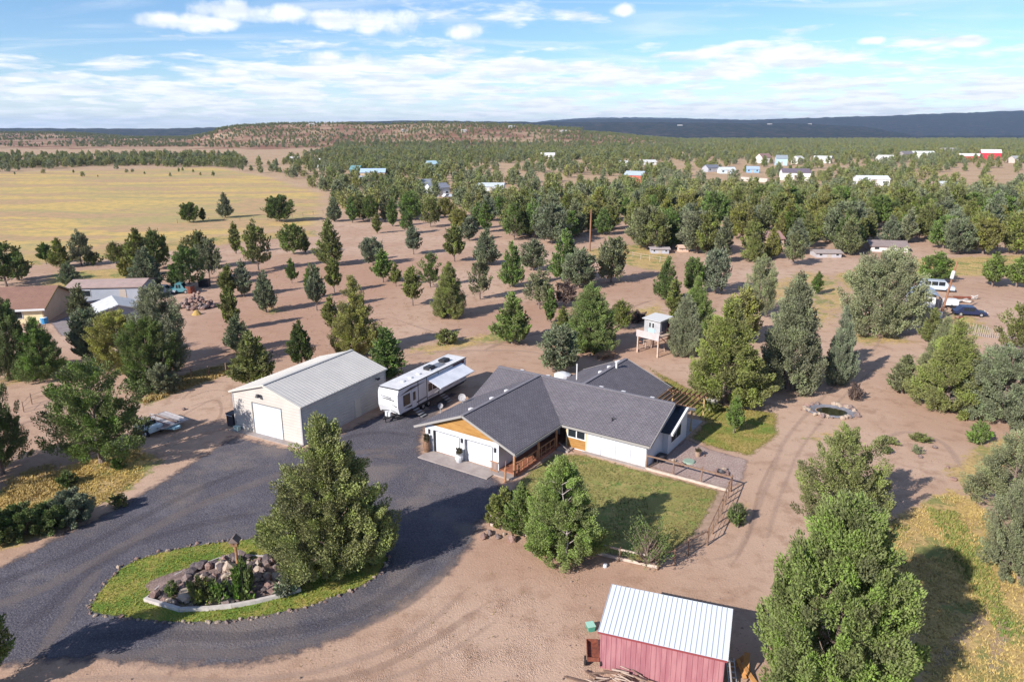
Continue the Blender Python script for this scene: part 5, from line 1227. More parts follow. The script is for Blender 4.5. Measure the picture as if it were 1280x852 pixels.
# ------------------------------------------------------------------ wooden tower
def make_tower():
    t = thing('lookout_playhouse', 'small grey-white playhouse raised on a timber tower behind the house', 'playhouse', (16.5, 90.5, 0), R(-47))
    PW = mat('bare_timber', (.55, .42, .34), (.45, .33, .26), sc=3); OR_ = mat('red_orange_timber', (.5, .2, .11), (.42, .16, .09), sc=3); SH = mat('tower_white', (.40, .395, .41), (.33, .325, .34), sc=2)
    W_, D_, zd = 3.2, 3.4, 2.6
    for x in (0, W_):
        for y in (0, D_): b = MB(); b.box(x - .09, x + .09, y - .09, y + .09, 0, zd); b.build('post', PW, t)
    b = MB(); b.box(-.15, W_ + .15, -.15, D_ + .15, zd, zd + .12); b.build('deck', PW, t)
    b = MB(); b.box(-.18, W_ + .18, -.22, -.16, zd - .35, zd + .55); b.build('skirt_panel', mat('pale_pink_panel', (.50, .43, .43), (.43, .37, .37), sc=2), t)
    b = MB(); b.beam((-.1, -.1, .3), (-.9, 1.4, .1), .09, .09); b.beam((-.9, 1.2, 0), (-.1, .2, zd), .09, .09); b.beam((0, D_, .4), (W_, D_, zd - .3), .08, .08); b.beam((W_, D_, .4), (0, D_, zd - .3), .08, .08); b.build('brace', OR_, t)
    for k in range(5): b = MB(); b.beam((-.88 + k * .15, 1.15 - k * .2, .3 + k * .48), (-.55 + k * .15, 1.35 - k * .2, .3 + k * .48), .06, .06); b.build('ladder_rung', OR_, t)
    c0, c1, d0, d1 = .25, 2.75, .85, 3.2; zc, zt = zd + .12, zd + 2.05
    b = MB(); b.prism([(c0, d0, zc), (c0, d1, zc), (c0, d1, zt - .25), (c0, d0, zt - .1)], (c1 - c0, 0, 0)); b.build('cabin_wall', SH, t)
    b = MB(); b.slab([(c0 - .2, d0 - .3, zt - .05), (c1 + .2, d0 - .3, zt - .05), (c1 + .2, d1 + .2, zt + .18), (c0 - .2, d1 + .2, zt + .18)], .08); b.build('cabin_roof', mat('pale_roof_sheet', (.52, .51, .51)), t)
    for x in (1.0, 1.5):
        b = MB(); b.box(x, x + .36, d0 - .04, d0, zc + .75, zc + 1.45); w_ = b.build('window', TRIMW, t); b = MB(); b.box(x + .05, x + .31, d0 - .06, d0 - .04, zc + .8, zc + 1.4); b.build('pane', GLASS, w_)
    b = MB(); b.box(.95, 1.9, d0 - .05, d0, zc + .15, zc + .6); b.build('blue_board', mat('light_blue_board', (.36, .62, .72)), t)
    b = MB(); b.box(c1, c1 + .04, 1.1, 3.0, zc + .05, zt - .35); b.build('side_board', mat('dark_slate_board', (.10, .10, .13), (.14, .13, .16), sc=3), t)
    b = MB(); b.box(c1 + .04, c1 + .07, 2.3, 2.9, zc + .05, zt - .45); b.build('doorway', mat('doorway_brown', (.16, .05, .05)), t)
    b = MB(); b.box(-.02, .04, .1, D_, zd + .6, zd + .68); b.box(W_ - .04, W_ + .04, 0, .8, zd + .6, zd + .68); b.build('guard_rail', PW, t)
    return PW
PW = make_tower()
for k, (x, y, a, lb) in enumerate(((803, 437, 20, 'pale frame leaning under the tower, left one'), (809, 435, -10, 'pale frame leaning under the tower, middle one'), (827, 440, 30, 'small pale frame right of the tower leg'))):
    t = thing('wooden_frame', lb, 'frame', G(x, y), R(a)); q = .7
    for s in (-1, 1): b = MB(); b.beam((s * .5, 0, 0), (s * .5, .25, 1.1), .07, .07); b.build('upright', PW, t)
    for z in (.35, 1.05): b = MB(); b.beam((-.5, .05 + z * .2, z), (.5, .05 + z * .2, z), .06, .06); b.build('crossbar', PW, t)

# ------------------------------------------------------------------ lawn fence
def fence(name, label, pts, h, rails, post_m, rail_m, r=.06, cat='fence', every=None, boards=()):
    o = np.array([*pts[0][:2], 0]); t = thing(name, label, cat, o)
    pts = [np.array([*p[:2], 0]) - o for p in pts]
    if every:
        q = []
        for a, b_ in zip(pts, pts[1:]):
            k = max(1, round(np.linalg.norm(b_ - a) / every)); q += [a + (b_ - a) * i / k for i in range(k)]
        pts = q + [pts[-1]]
    g = random.Random(int(abs(o[0]) * 10))
    for p in pts:
        b = MB(); b.tube(p - np.array([0, 0, .1]), p + np.array([g.uniform(-.04, .04), g.uniform(-.04, .04), h * g.uniform(.95, 1.06)]), r, r * .9, 7); b.build('post', post_m, t)
    for z, wd, ht in rails:
        for a, b_ in zip(pts, pts[1:]): b = MB(); b.beam(a + np.array([0, 0, z]), b_ + np.array([0, 0, z]), wd, ht); b.build('rail', rail_m, t)
    return t
FB = mat('weathered_post', (.20, .12, .085), (.27, .17, .12), sc=4); FW = mat('pale_rail', (.52, .44, .38), (.42, .34, .29), sc=3); WIRE = mat('fence_wire', (.12, .11, .11), metal=.5, rough=.5)
q = [G(*p) for p in ((612, 657), (655, 669), (700, 682), (726, 688), (774, 700), (822, 711))]
fence('board_fence', 'low pale board fence along the lower edge of the front lawn', q, 1.0, [(.14, .05, .2), (.85, .06, .12)], FB, FW, .07)
q = [hw(5.95, -.1), hw(8.4, -.05), hw(10.8, -.08), hw(13.3, -.1)]
fence('rail_fence', 'brown rail fence running from the house corner to the right lawn corner', q, 1.45, [(1.25, .1, .1)], FB, FB, .07); 
b = MB(); b.beam(hw(5.95, -.2, .09), hw(13.2, -.2, .09), .12, .2); struct(b.build('timber_edging', FW))
q = [G(913, 614.5), G(906, 631), G(896.5, 654), G(884, 681)]
tf = fence('tall_post_fence', 'tall dark post fence down the right side of the front lawn', q, 1.4, [(1.28, .06, .07), (.8, .02, .02), (.4, .02, .02)], FB, FB, .055, every=1.5)
q = [G(884, 681.5), G(860, 694), G(842, 707), G(822, 712)]
fence('corner_fence', 'dark post fence around the lower right corner of the lawn', q, 1.3, [(1.18, .06, .07), (.65, .02, .02)], FB, FB, .055)
b = MB(); b.beam((0, 0, 1.3), (1.5, .75, 1.2), .09, .09); tag(b.build('loose_rail', FB, None, G(913, 614), R(0)), 'rail end sticking out past the right lawn corner', 'rail') if False else None
# fence behind the shop, and the wire fences of the lot
q = [G(x, y) for x, y in ((214, 478), (240, 474), (261, 471), (283, 468))]
fence('wire_gate_fence', 'short dark wire fence on the dirt track left of the white shop', q, 1.4, [(1.25, .05, .05), (.7, .03, .03), (.2, .03, .03)], FB, WIRE, .08, every=2.2)
q = [G(x, y) for x, y in ((30, 515), (40, 505), (75, 492))]
fence('wire_fence', 'thin wire fence beyond the dirt road at left', q, 1.2, [(1.0, .02, .02), (.5, .02, .02)], FB, WIRE, .05, every=4.)
q = [G(x, y) for x, y in ((745, 330), (790, 322), (812, 326), (838, 330))]
fence('paddock_fence', 'thin paddock fence right of the middle utility pole', q, 1.3, [(1.2, .04, .04), (.7, .03, .03)], FW, FW, .06, every=3.5)
q = [G(x, y) for x, y in ((222, 279), (300, 276), (352, 274), (404, 267))]
fence('meadow_fence', 'long low wire fence across the near part of the meadow', q, 1.3, [(1.1, .03, .03)], FB, WIRE, .07, every=5.)
t = thing('stick_corral', 'small round corral of upright grey sticks at the right', 'corral', G(1238, 415)); g = random.Random(4)
for k in range(46):
    a = R(-170 + k * 3.6); x, y = 4.2 * cos(a), 3.2 * sin(a); b = MB(); b.tube((x, y, 0), (x + g.uniform(-.15, .15), y + g.uniform(-.1, .1), g.uniform(1.2, 1.8)), .06, .04, 5); b.build('stick', DEADWOOD, t)

# ------------------------------------------------------------------ utility poles
def pole(label, p, h, lean, arm, r=.14):
    t = thing('utility_pole', label, 'pole', p); b = MB(); b.tube((0, 0, -.2), (lean[0], lean[1], h), r * 1.15, r * .75, 10); b.build('pole', mat('pole_wood', (.30, .15, .09), (.22, .11, .07), sc=2, stretch=(3, 3, .3)), t)
    if arm:
        b = MB(); b.beam((lean[0] - 1, lean[1], h - .5), (lean[0] + 1, lean[1], h - .5), .1, .12); b.build('cross_arm', FB, t)
        for x in (-.9, 0, .9): b = MB(); b.tube((lean[0] + x, lean[1], h - .44), (lean[0] + x, lean[1], h - .2), .06); b.build('insulator', TRIMW, t)
    return t
p = G(1175, 398); t = pole('tall leaning utility pole with a white transformer at right', p, 8.9, (1.25, .2), False, .17)
b = MB(); b.tube((.72, .0, 6.3), (.86, .0, 7.4), .26, .26, 12); b.tube((.86, 0, 7.4), (.87, 0, 7.5), .26, .1, 12); b.build('transformer', TRIMW, t)
b = MB(); b.tube((.02, -.02, 0), (.03, -.02, 1.1), .22, .22, 8); b.build('pole_guard', TRIMW, t)
p = G(737, 314); pole('straight utility pole in the gap between the woods and the dirt lot', p, 9.9, (.1, 0), False, .2)
pole('thin far utility pole above the left woods', G(585, 256), 9, (0, 0), True, .16)

# ------------------------------------------------------------------ stones
def stone_mesh(seed, n=1):
    g = np.random.default_rng(seed); import bmesh
    bm = bmesh.new(); bmesh.ops.create_icosphere(bm, subdivisions=1, radius=1)
    for v in bm.verts:
        d = np.array(v.co); f = 1 + g.normal(0, .16); d = d * f; d[2] *= .72
        d = np.clip(d, -.86, .86); v.co = d
    me = bpy.data.meshes.new('stone'); bm.to_mesh(me); bm.free(); return me
SMAT = [mat('rose_stone', (.33, .215, .185), (.24, .15, .13), sc=2.2, bump=.06, rough=.9), mat('grey_stone', (.27, .20, .185), (.18, .135, .125), sc=2.5, bump=.06, rough=.9), mat('tan_stone', (.45, .36, .29), (.36, .27, .21), sc=2, bump=.05, rough=.9), mat('dark_stone', (.10, .08, .085), (.15, .12, .12), sc=2.5, bump=.06, rough=.9)]
SM = []
for k in range(8):
    me = stone_mesh(k + 3); me.materials.append(SMAT[k % 4]); SM.append(me)
sg = random.Random(21)
def stone(name, label, group, p, s, k=None, cat='stone'):
    k = sg.randrange(8) if k is None else k; label = label.replace('~', ['rose', 'grey', 'tan', 'dark'][k % 4])
    o = link(name, SM[k], None, p, sg.uniform(0, 6.28)); o.rotation_euler = (sg.uniform(-.3, .3), sg.uniform(-.3, .3), sg.uniform(0, 6.28)); o.scale = [s * sg.uniform(.75, 1.3) for _ in range(3)]
    return tag(o, label, cat, group)
# kerb stones round the island
ip = np.array(ISLAND); seg = np.linalg.norm(np.roll(ip, -1, 0) - ip, axis=1); tot = seg.sum(); cum_ = np.concatenate([[0], np.cumsum(seg)]); s = 0
while s < tot:
    i = min(np.searchsorted(cum_, s, 'right') - 1, len(ip) - 1); f = (s - cum_[i]) / seg[i]; q = ip[i] + (ip[(i + 1) % len(ip)] - ip[i]) * f
    sz = sg.choice([.06, .08, .1, .11, .13, .17]); low = q[1] < 45
    stone('edging_stone', 'small ~ stone edging the grass of the island', 'stones edging the island', (q[0] + sg.uniform(-.16, .16), q[1] + sg.uniform(-.16, .16), sz * .25), sz, sg.choice([0, 2, 2, 6, 4, 1]) if low else None)
    s += sz * 2.0 + sg.choice([0, 0, .06, .2])
# boulders heaped in the bed
for k in range(150):
    while True:
        x = sg.uniform(190, 372); y = sg.uniform(698, 760); q = G(x, y)
        if sdf(np.array([q[0]]), np.array([q[1]]), BEDPOLY)[0] < -.25: break
    c = G(292, 722); dd = math.hypot((q[0] - c[0]) / 6.5, (q[1] - c[1]) / 3.2); mound = max(0, 1 - dd) * .72
    sz = sg.choice([.11, .14, .17, .2, .23, .27, .33, .4]) * (1 if mound > .1 else .75)
    stone('boulder', ('large' if sz > .4 else 'middling' if sz > .24 else 'small') + ' ~ angular boulder in the rock bed of the island', 'boulders of the rock bed', (q[0], q[1], sz * .22 + mound), sz)
me = None
for x, y, sz, k, lb in ((290, 718, .75, 2, 'largest pale boulder in the middle of the rock bed'), (270, 712, .6, 3, 'dark flat boulder at the back of the rock bed'), (343, 741, .62, 0, 'pinkish boulder at the right front of the rock bed'), (232, 752, .55, 2, 'square tan boulder at the left front of the rock bed'), (240, 720, .55, 7, 'dark boulder at the left back of the rock bed'), (195, 747, .5, 0, 'single rose stone at the left tip of the rock bed'), (352, 738, .6, 6, 'cream boulder beside the dark shrub at the right end')):
    q = G(x, y); stone('boulder', lb, 'boulders of the rock bed', (q[0], q[1], sz * .3 + .2), sz * .75, k)
b = MB()                                                # the bed's low heap of earth
c = G(288, 726); rings = []
for r_, z in ((1, .03), (.75, .2), (.5, .4), (.2, .54)): rings.append([(c[0] + 5.2 * r_ * cos(a) + .4 * sin(3 * a), c[1] + 2.3 * r_ * sin(a) + .2 * sin(2 * a), z) for a in np.linspace(0, 2 * pi, 24, endpoint=False)])
for a_, b_ in zip(rings, rings[1:]):
    for k in range(24): b.face([a_[k], a_[(k + 1) % 24], b_[(k + 1) % 24], b_[k]])
b.face(rings[-1]); struct(b.build('earth_mound', MATS['bed_earth'] if False else mat('mound_earth', (.25, .175, .155), (.18, .125, .11), sc=2.5, bump=.08), smooth=True))
kp = [G(x, y) for x, y in ((181.5, 750.5), (225.6, 763.5), (262, 762), (290, 759), (319, 753.5), (350, 746), (376, 738))]
t = thing('timber_kerb', 'pale grey kerb along the front of the rock bed', 'kerb', kp[0])
for a, b_ in zip(kp, kp[1:]): b = MB(); b.beam(a - kp[0] + (0, 0, .12), b_ - kp[0] + (0, 0, .12), .22, .24); b.build('kerb_block', mat('kerb_grey', (.55, .50, .47), (.45, .40, .38), sc=2), t)
kp = [G(x, y) for x, y in ((181.5, 750), (200, 733), (222, 718), (246, 709), (274, 698.5), (300, 695), (333, 696))]
t = thing('back_edging', 'thin edging strip along the back of the rock bed', 'edging', kp[0])
for a, b_ in zip(kp, kp[1:]): b = MB(); b.beam(a - kp[0] + (0, 0, .07), b_ - kp[0] + (0, 0, .07), .09, .14); b.build('edging_strip', mat('edging_grey', (.42, .37, .35)), t)
# birdhouse
q = G(298, 714); t = thing('birdhouse', 'wooden birdhouse on a post above the rock bed', 'birdhouse', (q[0], q[1], .5)); b = MB(); b.tube((0, 0, -.4), (0, 0, 1.5), .1, .09, 8); b.build('post', LOG, t)
b = MB(); b.box(-.22, .22, -.22, .22, 1.5, 1.85); b.build('house_box', BEAMW, t); b = MB(); b.prism([(-.34, -.32, 1.82), (.34, -.32, 1.82), (0, -.32, 2.18)], (0, .64, 0)); b.build('roof', mat('birdhouse_roof', (.17, .13, .12)), t)
b = MB(); b.tube((0, -.225, 1.68), (0, -.2, 1.68), .06); b.build('entrance_hole', DARK, t)
# pond
PONDW = mat('pond_water', (.03, .028, .012), rough=.08, spec=.6); LINER = mat('pond_liner', (.15, .15, .18), (.22, .215, .24), sc=3, rough=.5)
pc = G(1038, 514); b = MB(); rings = []
for r_, z in ((1.15, .06), (1.0, .16), (.68, .02)): rings.append([(pc[0] + 2.15 * r_ * cos(a) + .3 * sin(a) * r_, pc[1] + 1.6 * r_ * sin(a) - .55 * cos(a) * r_, z) for a in np.linspace(0, 2 * pi, 26, endpoint=False)])
for a_, b_ in zip(rings, rings[1:]):
    for k in range(26): b.face([a_[k], a_[(k + 1) % 26], b_[(k + 1) % 26], b_[k]])
struct(b.build('pond_basin', LINER, smooth=True)); b = MB(); b.face([(x + .1, y - .12, .045) for x, y, z in rings[2]]); struct(b.build('pond_water', PONDW))
for k in range(70):
    a = sg.uniform(0, 6.28); r_ = sg.uniform(.98, 1.36); sz = sg.choice([.12, .16, .2, .26, .34]); stone('pond_stone', '~ stone heaped round the small pond', 'stones round the pond', (pc[0] + 2.15 * r_ * cos(a) + .3 * sin(a) * r_, pc[1] + 1.6 * r_ * sin(a) - .55 * cos(a) * r_, sz * .5), sz, sg.choice([2, 0, 6, 1, 4]))
# rock pile and scattered stones
pc2 = G(246, 384)
for k in range(80):
    a = sg.uniform(0, 6.28); r_ = sqrt(sg.random()); z = (1 - r_) * 3.1 * sg.random(); sz = sg.uniform(.25, .5); stone('piled_rock', '~ rock in the tall rock pile by the dirt track', 'rocks of the pile by the track', (pc2[0] + 2.9 * r_ * cos(a), pc2[1] + 2.4 * r_ * sin(a), sz * .4 + z), sz, sg.choice([0, 1, 4, 0, 3]))
b = MB(); b.tube((0, 0, 0), (0, 0, .7), .8, .25, 9); tag(b.build('straw_mound', mat('straw', (.5, .34, .12), (.42, .27, .09), sc=4, bump=.1), None, G(246, 393)), 'golden straw tuft in front of the rock pile', 'straw')
for k, (x, y) in enumerate(((842, 576), (850, 582), (905, 588), (908, 590), (880, 570), (612, 668), (622, 672), (630, 668), (640, 676), (604, 672), (1150, 572), (1185, 585), (1192, 600), (1168, 560), (340, 440), (230, 512), (196, 538))):
    q = G(x, y); sz = sg.uniform(.15, .4); stone('loose_stone', 'loose stone lying on the bare ground', 'loose stones on the bare ground', (q[0], q[1], sz * .4), sz)
t = thing('well_cover', 'round green lid on the gravel yard by the house', 'lid', G(861, 577)); b = MB(); b.tube((0, 0, 0), (0, 0, .12), .55, .5, 14); b.build('lid', mat('lid_green', (.26, .34, .27)), t)
pot('terracotta_pot', 'small tan pot on the gravel yard', G(872, 570), [(.2, 0), (.3, .5)], mat('terracotta', (.35, .25, .19)), .35)
t = thing('fire_ring', 'dark ring with a tilted pan on the gravel yard near the rail fence', 'fire ring', G(901, 592)); b = MB()
for k in range(10): a = k * .628; b.box(.5 * cos(a) - .13, .5 * cos(a) + .13, .5 * sin(a) - .13, .5 * sin(a) + .13, 0, .22)
b.build('ring_stones', SMAT[0], t); b = MB(); b.tube((0, 0, .05), (.15, .1, .25), .34, .4, 12); b.build('fire_pan', DARK, t)
t = thing('door_mat_box', 'dark box at the foot of the house end wall', 'box', hw(6.3, 2.2), TH); b = MB(); b.box(-.3, .35, -.6, .6, 0, .4); b.build('box_body', DARK, t); b = MB(); b.box(-.33, .38, -.63, .63, .4, .45); b.build('lid', DARK, t)
# ------------------------------------------------------------------ neighbours and far houses
def paint(c, k=.92): 
    nm = 'paint_%02d_%02d_%02d' % tuple(int(x * 99) for x in c); return mat(nm, c, tuple(x * k for x in c), sc=.8, rough=.6)
def gable_house(name, label, cat, p, L_, D_, E_, A_, rz, wall, roof, win=2, door=True, ov=.4, group=None, mono=False, tall=False):
    """p: middle of the side that faces us; ridge along the length"""
    t = thing(name, label, cat, p, rz, group); WM = paint(wall); RM = roof if not isinstance(roof, tuple) else paint(roof, .86)
    h = L_ / 2; b = MB(); b.box(-h, h, 0, D_, -.5, E_ - .02)
    if not mono: b.prism([(-h, 0, E_ - .03), (-h, D_, E_ - .03), (-h, D_ / 2, A_ - .1)], (L_, 0, 0))
    b.build('wall', WM, t); s = (A_ - E_) / (D_ / 2); zo = E_ - s * ov; b = MB()
    b.slab([(-h - ov, -ov, zo), (h + ov, -ov, zo), (h + ov, D_ / 2, A_), (-h - ov, D_ / 2, A_)], .14); b.slab([(h + ov, D_ + ov, zo), (-h - ov, D_ + ov, zo), (-h - ov, D_ / 2, A_), (h + ov, D_ / 2, A_)], .14)
    b.build('roof', RM, t)
    n = win + (1 if door else 0)
    for k in range(n):
        x = -h + L_ * (k + .5) / max(n, 1)
        if door and k == n // 2:
            w_ = min(L_ * .18, 3.2 if tall else 1.1); b = MB(); b.box(x - w_ / 2, x + w_ / 2, -.05, 0, 0, min(E_ - .3, 3.2 if tall else 2.1)); b.build('door', paint((.42, .36, .32)), t)
        else:
            w_ = min(L_ * .07, .9); b = MB(); za, zb = E_ * .36, min(2.3, E_ * .8); b.box(x - w_, x + w_, -.05, 0, za, zb); f = b.build('window', TRIMW, t); b = MB(); b.box(x - w_ + .08, x + w_ - .08, -.08, -.05, za + .08, zb - .08); b.build('pane', GLASS, f)
    return t
# the tan house at left
def left_house():
    t = thing('tan_house', 'tan house with a brown roof half behind the trees at the left', 'house', (-70.6, 105.3, 0), R(12))
    TAN = mat('tan_wall', (.50, .345, .235), (.46, .31, .21), sc=1.); CREAM = mat('cream_wall', (.72, .60, .38), (.68, .56, .35), sc=1.)
    L_, D_, E_, A_ = 26, 11.5, 2.6, 4.7
    b = MB(); b.box(-L_, 0, 0, D_, 0, E_); b.prism([(0, 0, E_ - .01), (0, D_, E_ - .01), (0, D_ / 2, A_ - .12)], (-.3, 0, 0)); b.build('wall', TAN, t)
    b = MB(); b.box(-L_ + .1, -.15, -.04, 0, .1, 2.3); b.build('front_wall', CREAM, t)
    b = MB(); b.slab([(-L_, -.6, 2.38), (.5, -.6, 2.38), (.5, D_ / 2, A_), (-L_, D_ / 2, A_)], .16); b.slab([(.5, D_ + .6, 2.38), (-L_, D_ + .6, 2.38), (-L_, D_ / 2, A_), (.5, D_ / 2, A_)], .16); b.build('roof', BROWNROOF, t)
    b = MB(); b.beam((-L_, -.64, 2.28), (.5, -.64, 2.28), .06, .3); b.build('gutter', TRIMW, t)
    b = MB(); b.beam((.54, -.6, 2.3), (.54, D_ / 2, A_ - .08), .06, .22); b.beam((.54, D_ + .6, 2.3), (.54, D_ / 2, A_ - .08), .06, .22); b.build('rake_board', mat('olive_trim', (.20, .15, .07)), t)
    for x in (-3.6, -8., -13., -18.): b = MB(); b.box(x - .8, x + .8, -.1, -.04, .9, 2.1); f = b.build('window', TRIMW, t); b = MB(); b.box(x - .7, x + .7, -.13, -.1, 1., 2.); b.build('pane', GLASS, f)
    b = MB(); b.tube((-9, 3, 3.3), (-9, 3, 3.9), .1); b.build('vent_pipe', DARK, t)
left_house()
t = thing('blue_barrel', 'bright blue barrel at the front corner of the tan house', 'barrel', G(56, 404)); b = MB(); b.tube((0, 0, 0), (0, 0, .9), .5, .5, 12); b.build('barrel_body', mat('blue_plastic', (.05, .25, .5), rough=.4), t); b = MB(); b.tube((0, 0, .9), (0, 0, .95), .46, .4, 12); b.build('lid', mat('white_lid', (.7, .75, .8)), t)
gable_house('grey_garage', 'grey-blue outbuilding with a pinkish flat roof behind the tan house', 'outbuilding', G(132, 377), 12, 7, 2.6, 3.3, R(6), (.34, .36, .42), (.40, .29, .26), 1, True, .3)
gable_house('white_carport', 'white arched carport roof right of the tan house', 'carport', G(122, 397), 7, 5.5, 1.6, 2.5, R(-55), (.42, .40, .44), (.55, .55, .56), 0, False, .4)
# far houses: picture column, row of the foot, width px, height px, wall, roof, turn, label
WH = (.72, .71, .70)
for k, (px, py, wp, hp, wall, roof, rz, lab, cat, tall) in enumerate((
    (466, 225, 36, 14, (.50, .38, .27), (.40, .52, .68), 4, 'long tan barn with a light blue roof beyond the meadow corner', 'barn', True),
    (536, 236, 28, 12, (.27, .32, .38), (.22, .24, .28), 18, 'slate blue house with a dark roof left of the white-fronted one', 'house', False),
    (551, 246, 30, 17, (.72, .74, .78), (.21, .22, .27), 35, 'white-fronted house with a steep dark roof and parked cars', 'house', True),
    (443, 219, 16, 12, (.10, .19, .22), (.12, .24, .27), -20, 'dark teal house at the left of the woods', 'house', False),
    (447, 227, 20, 7, (.33, .12, .10), (.35, .38, .46), 5, 'low red shed with a grey roof in front of the teal house', 'shed', False),
    (407, 213, 22, 7, (.55, .5, .45), (.52, .5, .5), 8, 'pale low house at the left end of the settlement', 'house', False),
    (544, 211, 20, 10, (.50, .58, .64), (.36, .50, .58), 25, 'small light blue house on a bare patch', 'house', False),
    (499, 203, 10, 5, WH, (.7, .7, .7), 0, 'tiny white shed in the left woods', 'shed', False),
    (613, 239, 38, 10, (.55, .56, .58), (.52, .56, .60), -4, 'long white-roofed building in the middle of the woods', 'building', False),
    (640, 247, 24, 11, (.68, .66, .66), (.50, .50, .52), 40, 'pale gabled house half sunk in the middle woods', 'house', False),
    (685, 199, 20, 8, WH, (.62, .6, .6), 0, 'white house below the dry hill', 'house', False),
    (780, 208, 16, 7, (.65, .63, .62), (.55, .55, .56), 12, 'small pale house left of the red barn', 'house', False),
    (808, 206, 30, 6, (.58, .58, .56), (.62, .62, .60), 3, 'long pale shed behind the red barn', 'shed', False),
    (791, 229, 28, 15, (.55, .12, .09), (.38, .44, .50), -28, 'bright red barn with a grey roof above the utility pole', 'barn', True),
    (892, 215, 20, 9, (.40, .40, .44), (.17, .18, .22), 20, 'dark-roofed house left of the pale blue one', 'house', False),
    (910, 217, 22, 8, (.58, .68, .76), (.55, .58, .60), 2, 'pale blue long house in the right-hand settlement', 'house', False),
    (941, 216, 18, 8, (.25, .42, .66), (.34, .42, .52), -12, 'small vivid blue shed in the right-hand settlement', 'shed', False),
    (958, 204, 18, 12, (.70, .64, .62), (.27, .17, .16), 24, 'white house with a maroon roof in the right-hand settlement', 'house', False),
    (977, 207, 16, 13, (.42, .56, .66), (.26, .29, .33), -8, 'two-storey light blue house in the right-hand settlement', 'house', True),
    (1001, 205, 15, 10, (.80, .78, .74), (.60, .58, .56), 36, 'white gabled house right of the blue two-storey one', 'house', True),
    (1027, 204, 24, 9, (.75, .74, .72), (.62, .62, .6), -30, 'white building with a dark doorway beside a bare slope', 'building', True),
    (995, 226, 40, 15, (.78, .76, .72), (.16, .13, .16), -10, 'large white house with a dark purple roof above the grey boulder wall', 'house', True),
    (1092, 232, 44, 12, (.74, .74, .76), (.66, .68, .70), -10, 'long white metal building with a ribbed white roof at right', 'building', True),
    (1109, 203, 22, 9, (.72, .71, .70), (.66, .64, .62), -6, 'white house with a flat roof left of the red ranch barn', 'house', False),
    (1136, 198, 18, 9, (.30, .27, .28), (.20, .18, .19), 18, 'dark low house left of the greenish white barn', 'house', False),
    (1155, 198, 30, 9, (.60, .62, .58), (.64, .66, .62), -8, 'greenish white barn in the right-hand distance', 'barn', True),
    (1192, 233, 34, 6, (.50, .52, .52), (.58, .60, .60), -3, 'long low grey-roofed shed in the right-hand woods', 'shed', False),
    (1168, 233, 16, 6, (.48, .26, .2), (.40, .26, .22), 10, 'small brown shed beside the long low grey one', 'shed', False),
    (1214, 200, 30, 8, (.52, .05, .06), (.72, .66, .64), -4, 'left low wing of the red ranch barn with a white roof', 'barn', False),
    (1238, 200, 26, 13, (.50, .04, .06), (.70, .60, .60), -22, 'tall part of the red ranch barn at the right', 'barn', True),
    (1276, 204, 20, 9, (.60, .52, .48), (.36, .36, .38), 5, 'house cut by the right edge of the picture', 'house', False),
    (1188, 190, 22, 5, (.4, .36, .32), (.36, .33, .31), 0, 'thin brown roof line just under the dark ridge', 'house', False),
    (395, 203, 12, 5, (.6, .58, .56), (.56, .54, .52), 10, 'small pale cabin left beyond the meadow', 'cabin', False),
    (366, 201, 14, 5, (.62, .6, .58), (.6, .58, .56), 0, 'low white roof beyond the left corner of the meadow', 'cabin', False),
    (1111, 315, 52, 13, (.62, .57, .55), (.27, .21, .20), -12, 'white long shed with a brown roof at the edge of the right woods', 'shed', False),
    (1036, 322, 36, 9, (.44, .42, .45), (.36, .30, .28), -2, 'grey low house mostly hidden by trees at the right woods', 'house', False),
    (962, 310, 46, 20, (.55, .42, .32), (.34, .20, .18), 12, 'brown-roofed house hidden among the trees right of centre', 'house', False),
    (893, 290, 22, 14, (.5, .35, .3), (.38, .20, .18), -8, 'maroon roof peeping out of the trees', 'house', False),
    (855, 315, 14, 9, (.66, .46, .36), (.55, .40, .33), 5, 'small orange-pink hut by the paddock', 'hut', False),
    (825, 317, 26, 7, (.40, .40, .46), (.42, .36, .36), -4, 'low grey animal shelter in the paddock', 'shelter', False),
)):
    p = G(px, py); d = p[1] * cp + HC * sp; L_ = wp * .86 * d / FPX; H_ = hp * d / FPX * 1.02
    D_ = min(L_ * .75, 11) ; E_ = H_ * (.66 if tall else .58)
    r_ = roof
    gable_house('far_house' if cat == 'house' else cat.replace(' ', '_'), lab, cat, p, L_ / (abs(cos(R(rz))) + .3 * abs(sin(R(rz)))), D_, max(E_, 1.2), max(H_ * .95, E_ + .6), R(rz), wall, r_, 2 if wp > 13 else 0, wp > 15, .35, tall=tall)
# roofs far up on the hills
for k, (px, row, dep, wm, lab) in enumerate(((390, 159, 1600, 16, 'white house on the crest of the dry hill, left one'), (408, 158.5, 1650, 12, 'pale house on the crest of the dry hill, second from left'), (505, 168, 1450, 14, 'white house half way up the dry hill'), (580, 168.5, 1430, 14, 'white house on the slope of the dry hill, right of the middle'),
                                  (640, 163, 1560, 18, 'white house near the right end of the dry hill'), (705, 166, 1500, 16, 'pale house on the low shoulder of the dry hill'), (850, 162, 3600, 34, 'white building alone on the dark ridge, left one'), (962, 155, 3900, 34, 'white building near the crest of the dark ridge'), (1012, 152, 3950, 26, 'white dot of a house on the dark ridge, right one'))):
    y = dep; x = (px - 640) / FPX * y * cp; z = gz(x, y)
    b = np.array([x, y, z]); gable_house('hill_house', lab, 'house', b, wm * .7, 8, 3.2, 5., R(10), (.45, .43, .42), (.42, .40, .40), 2, True, .4)
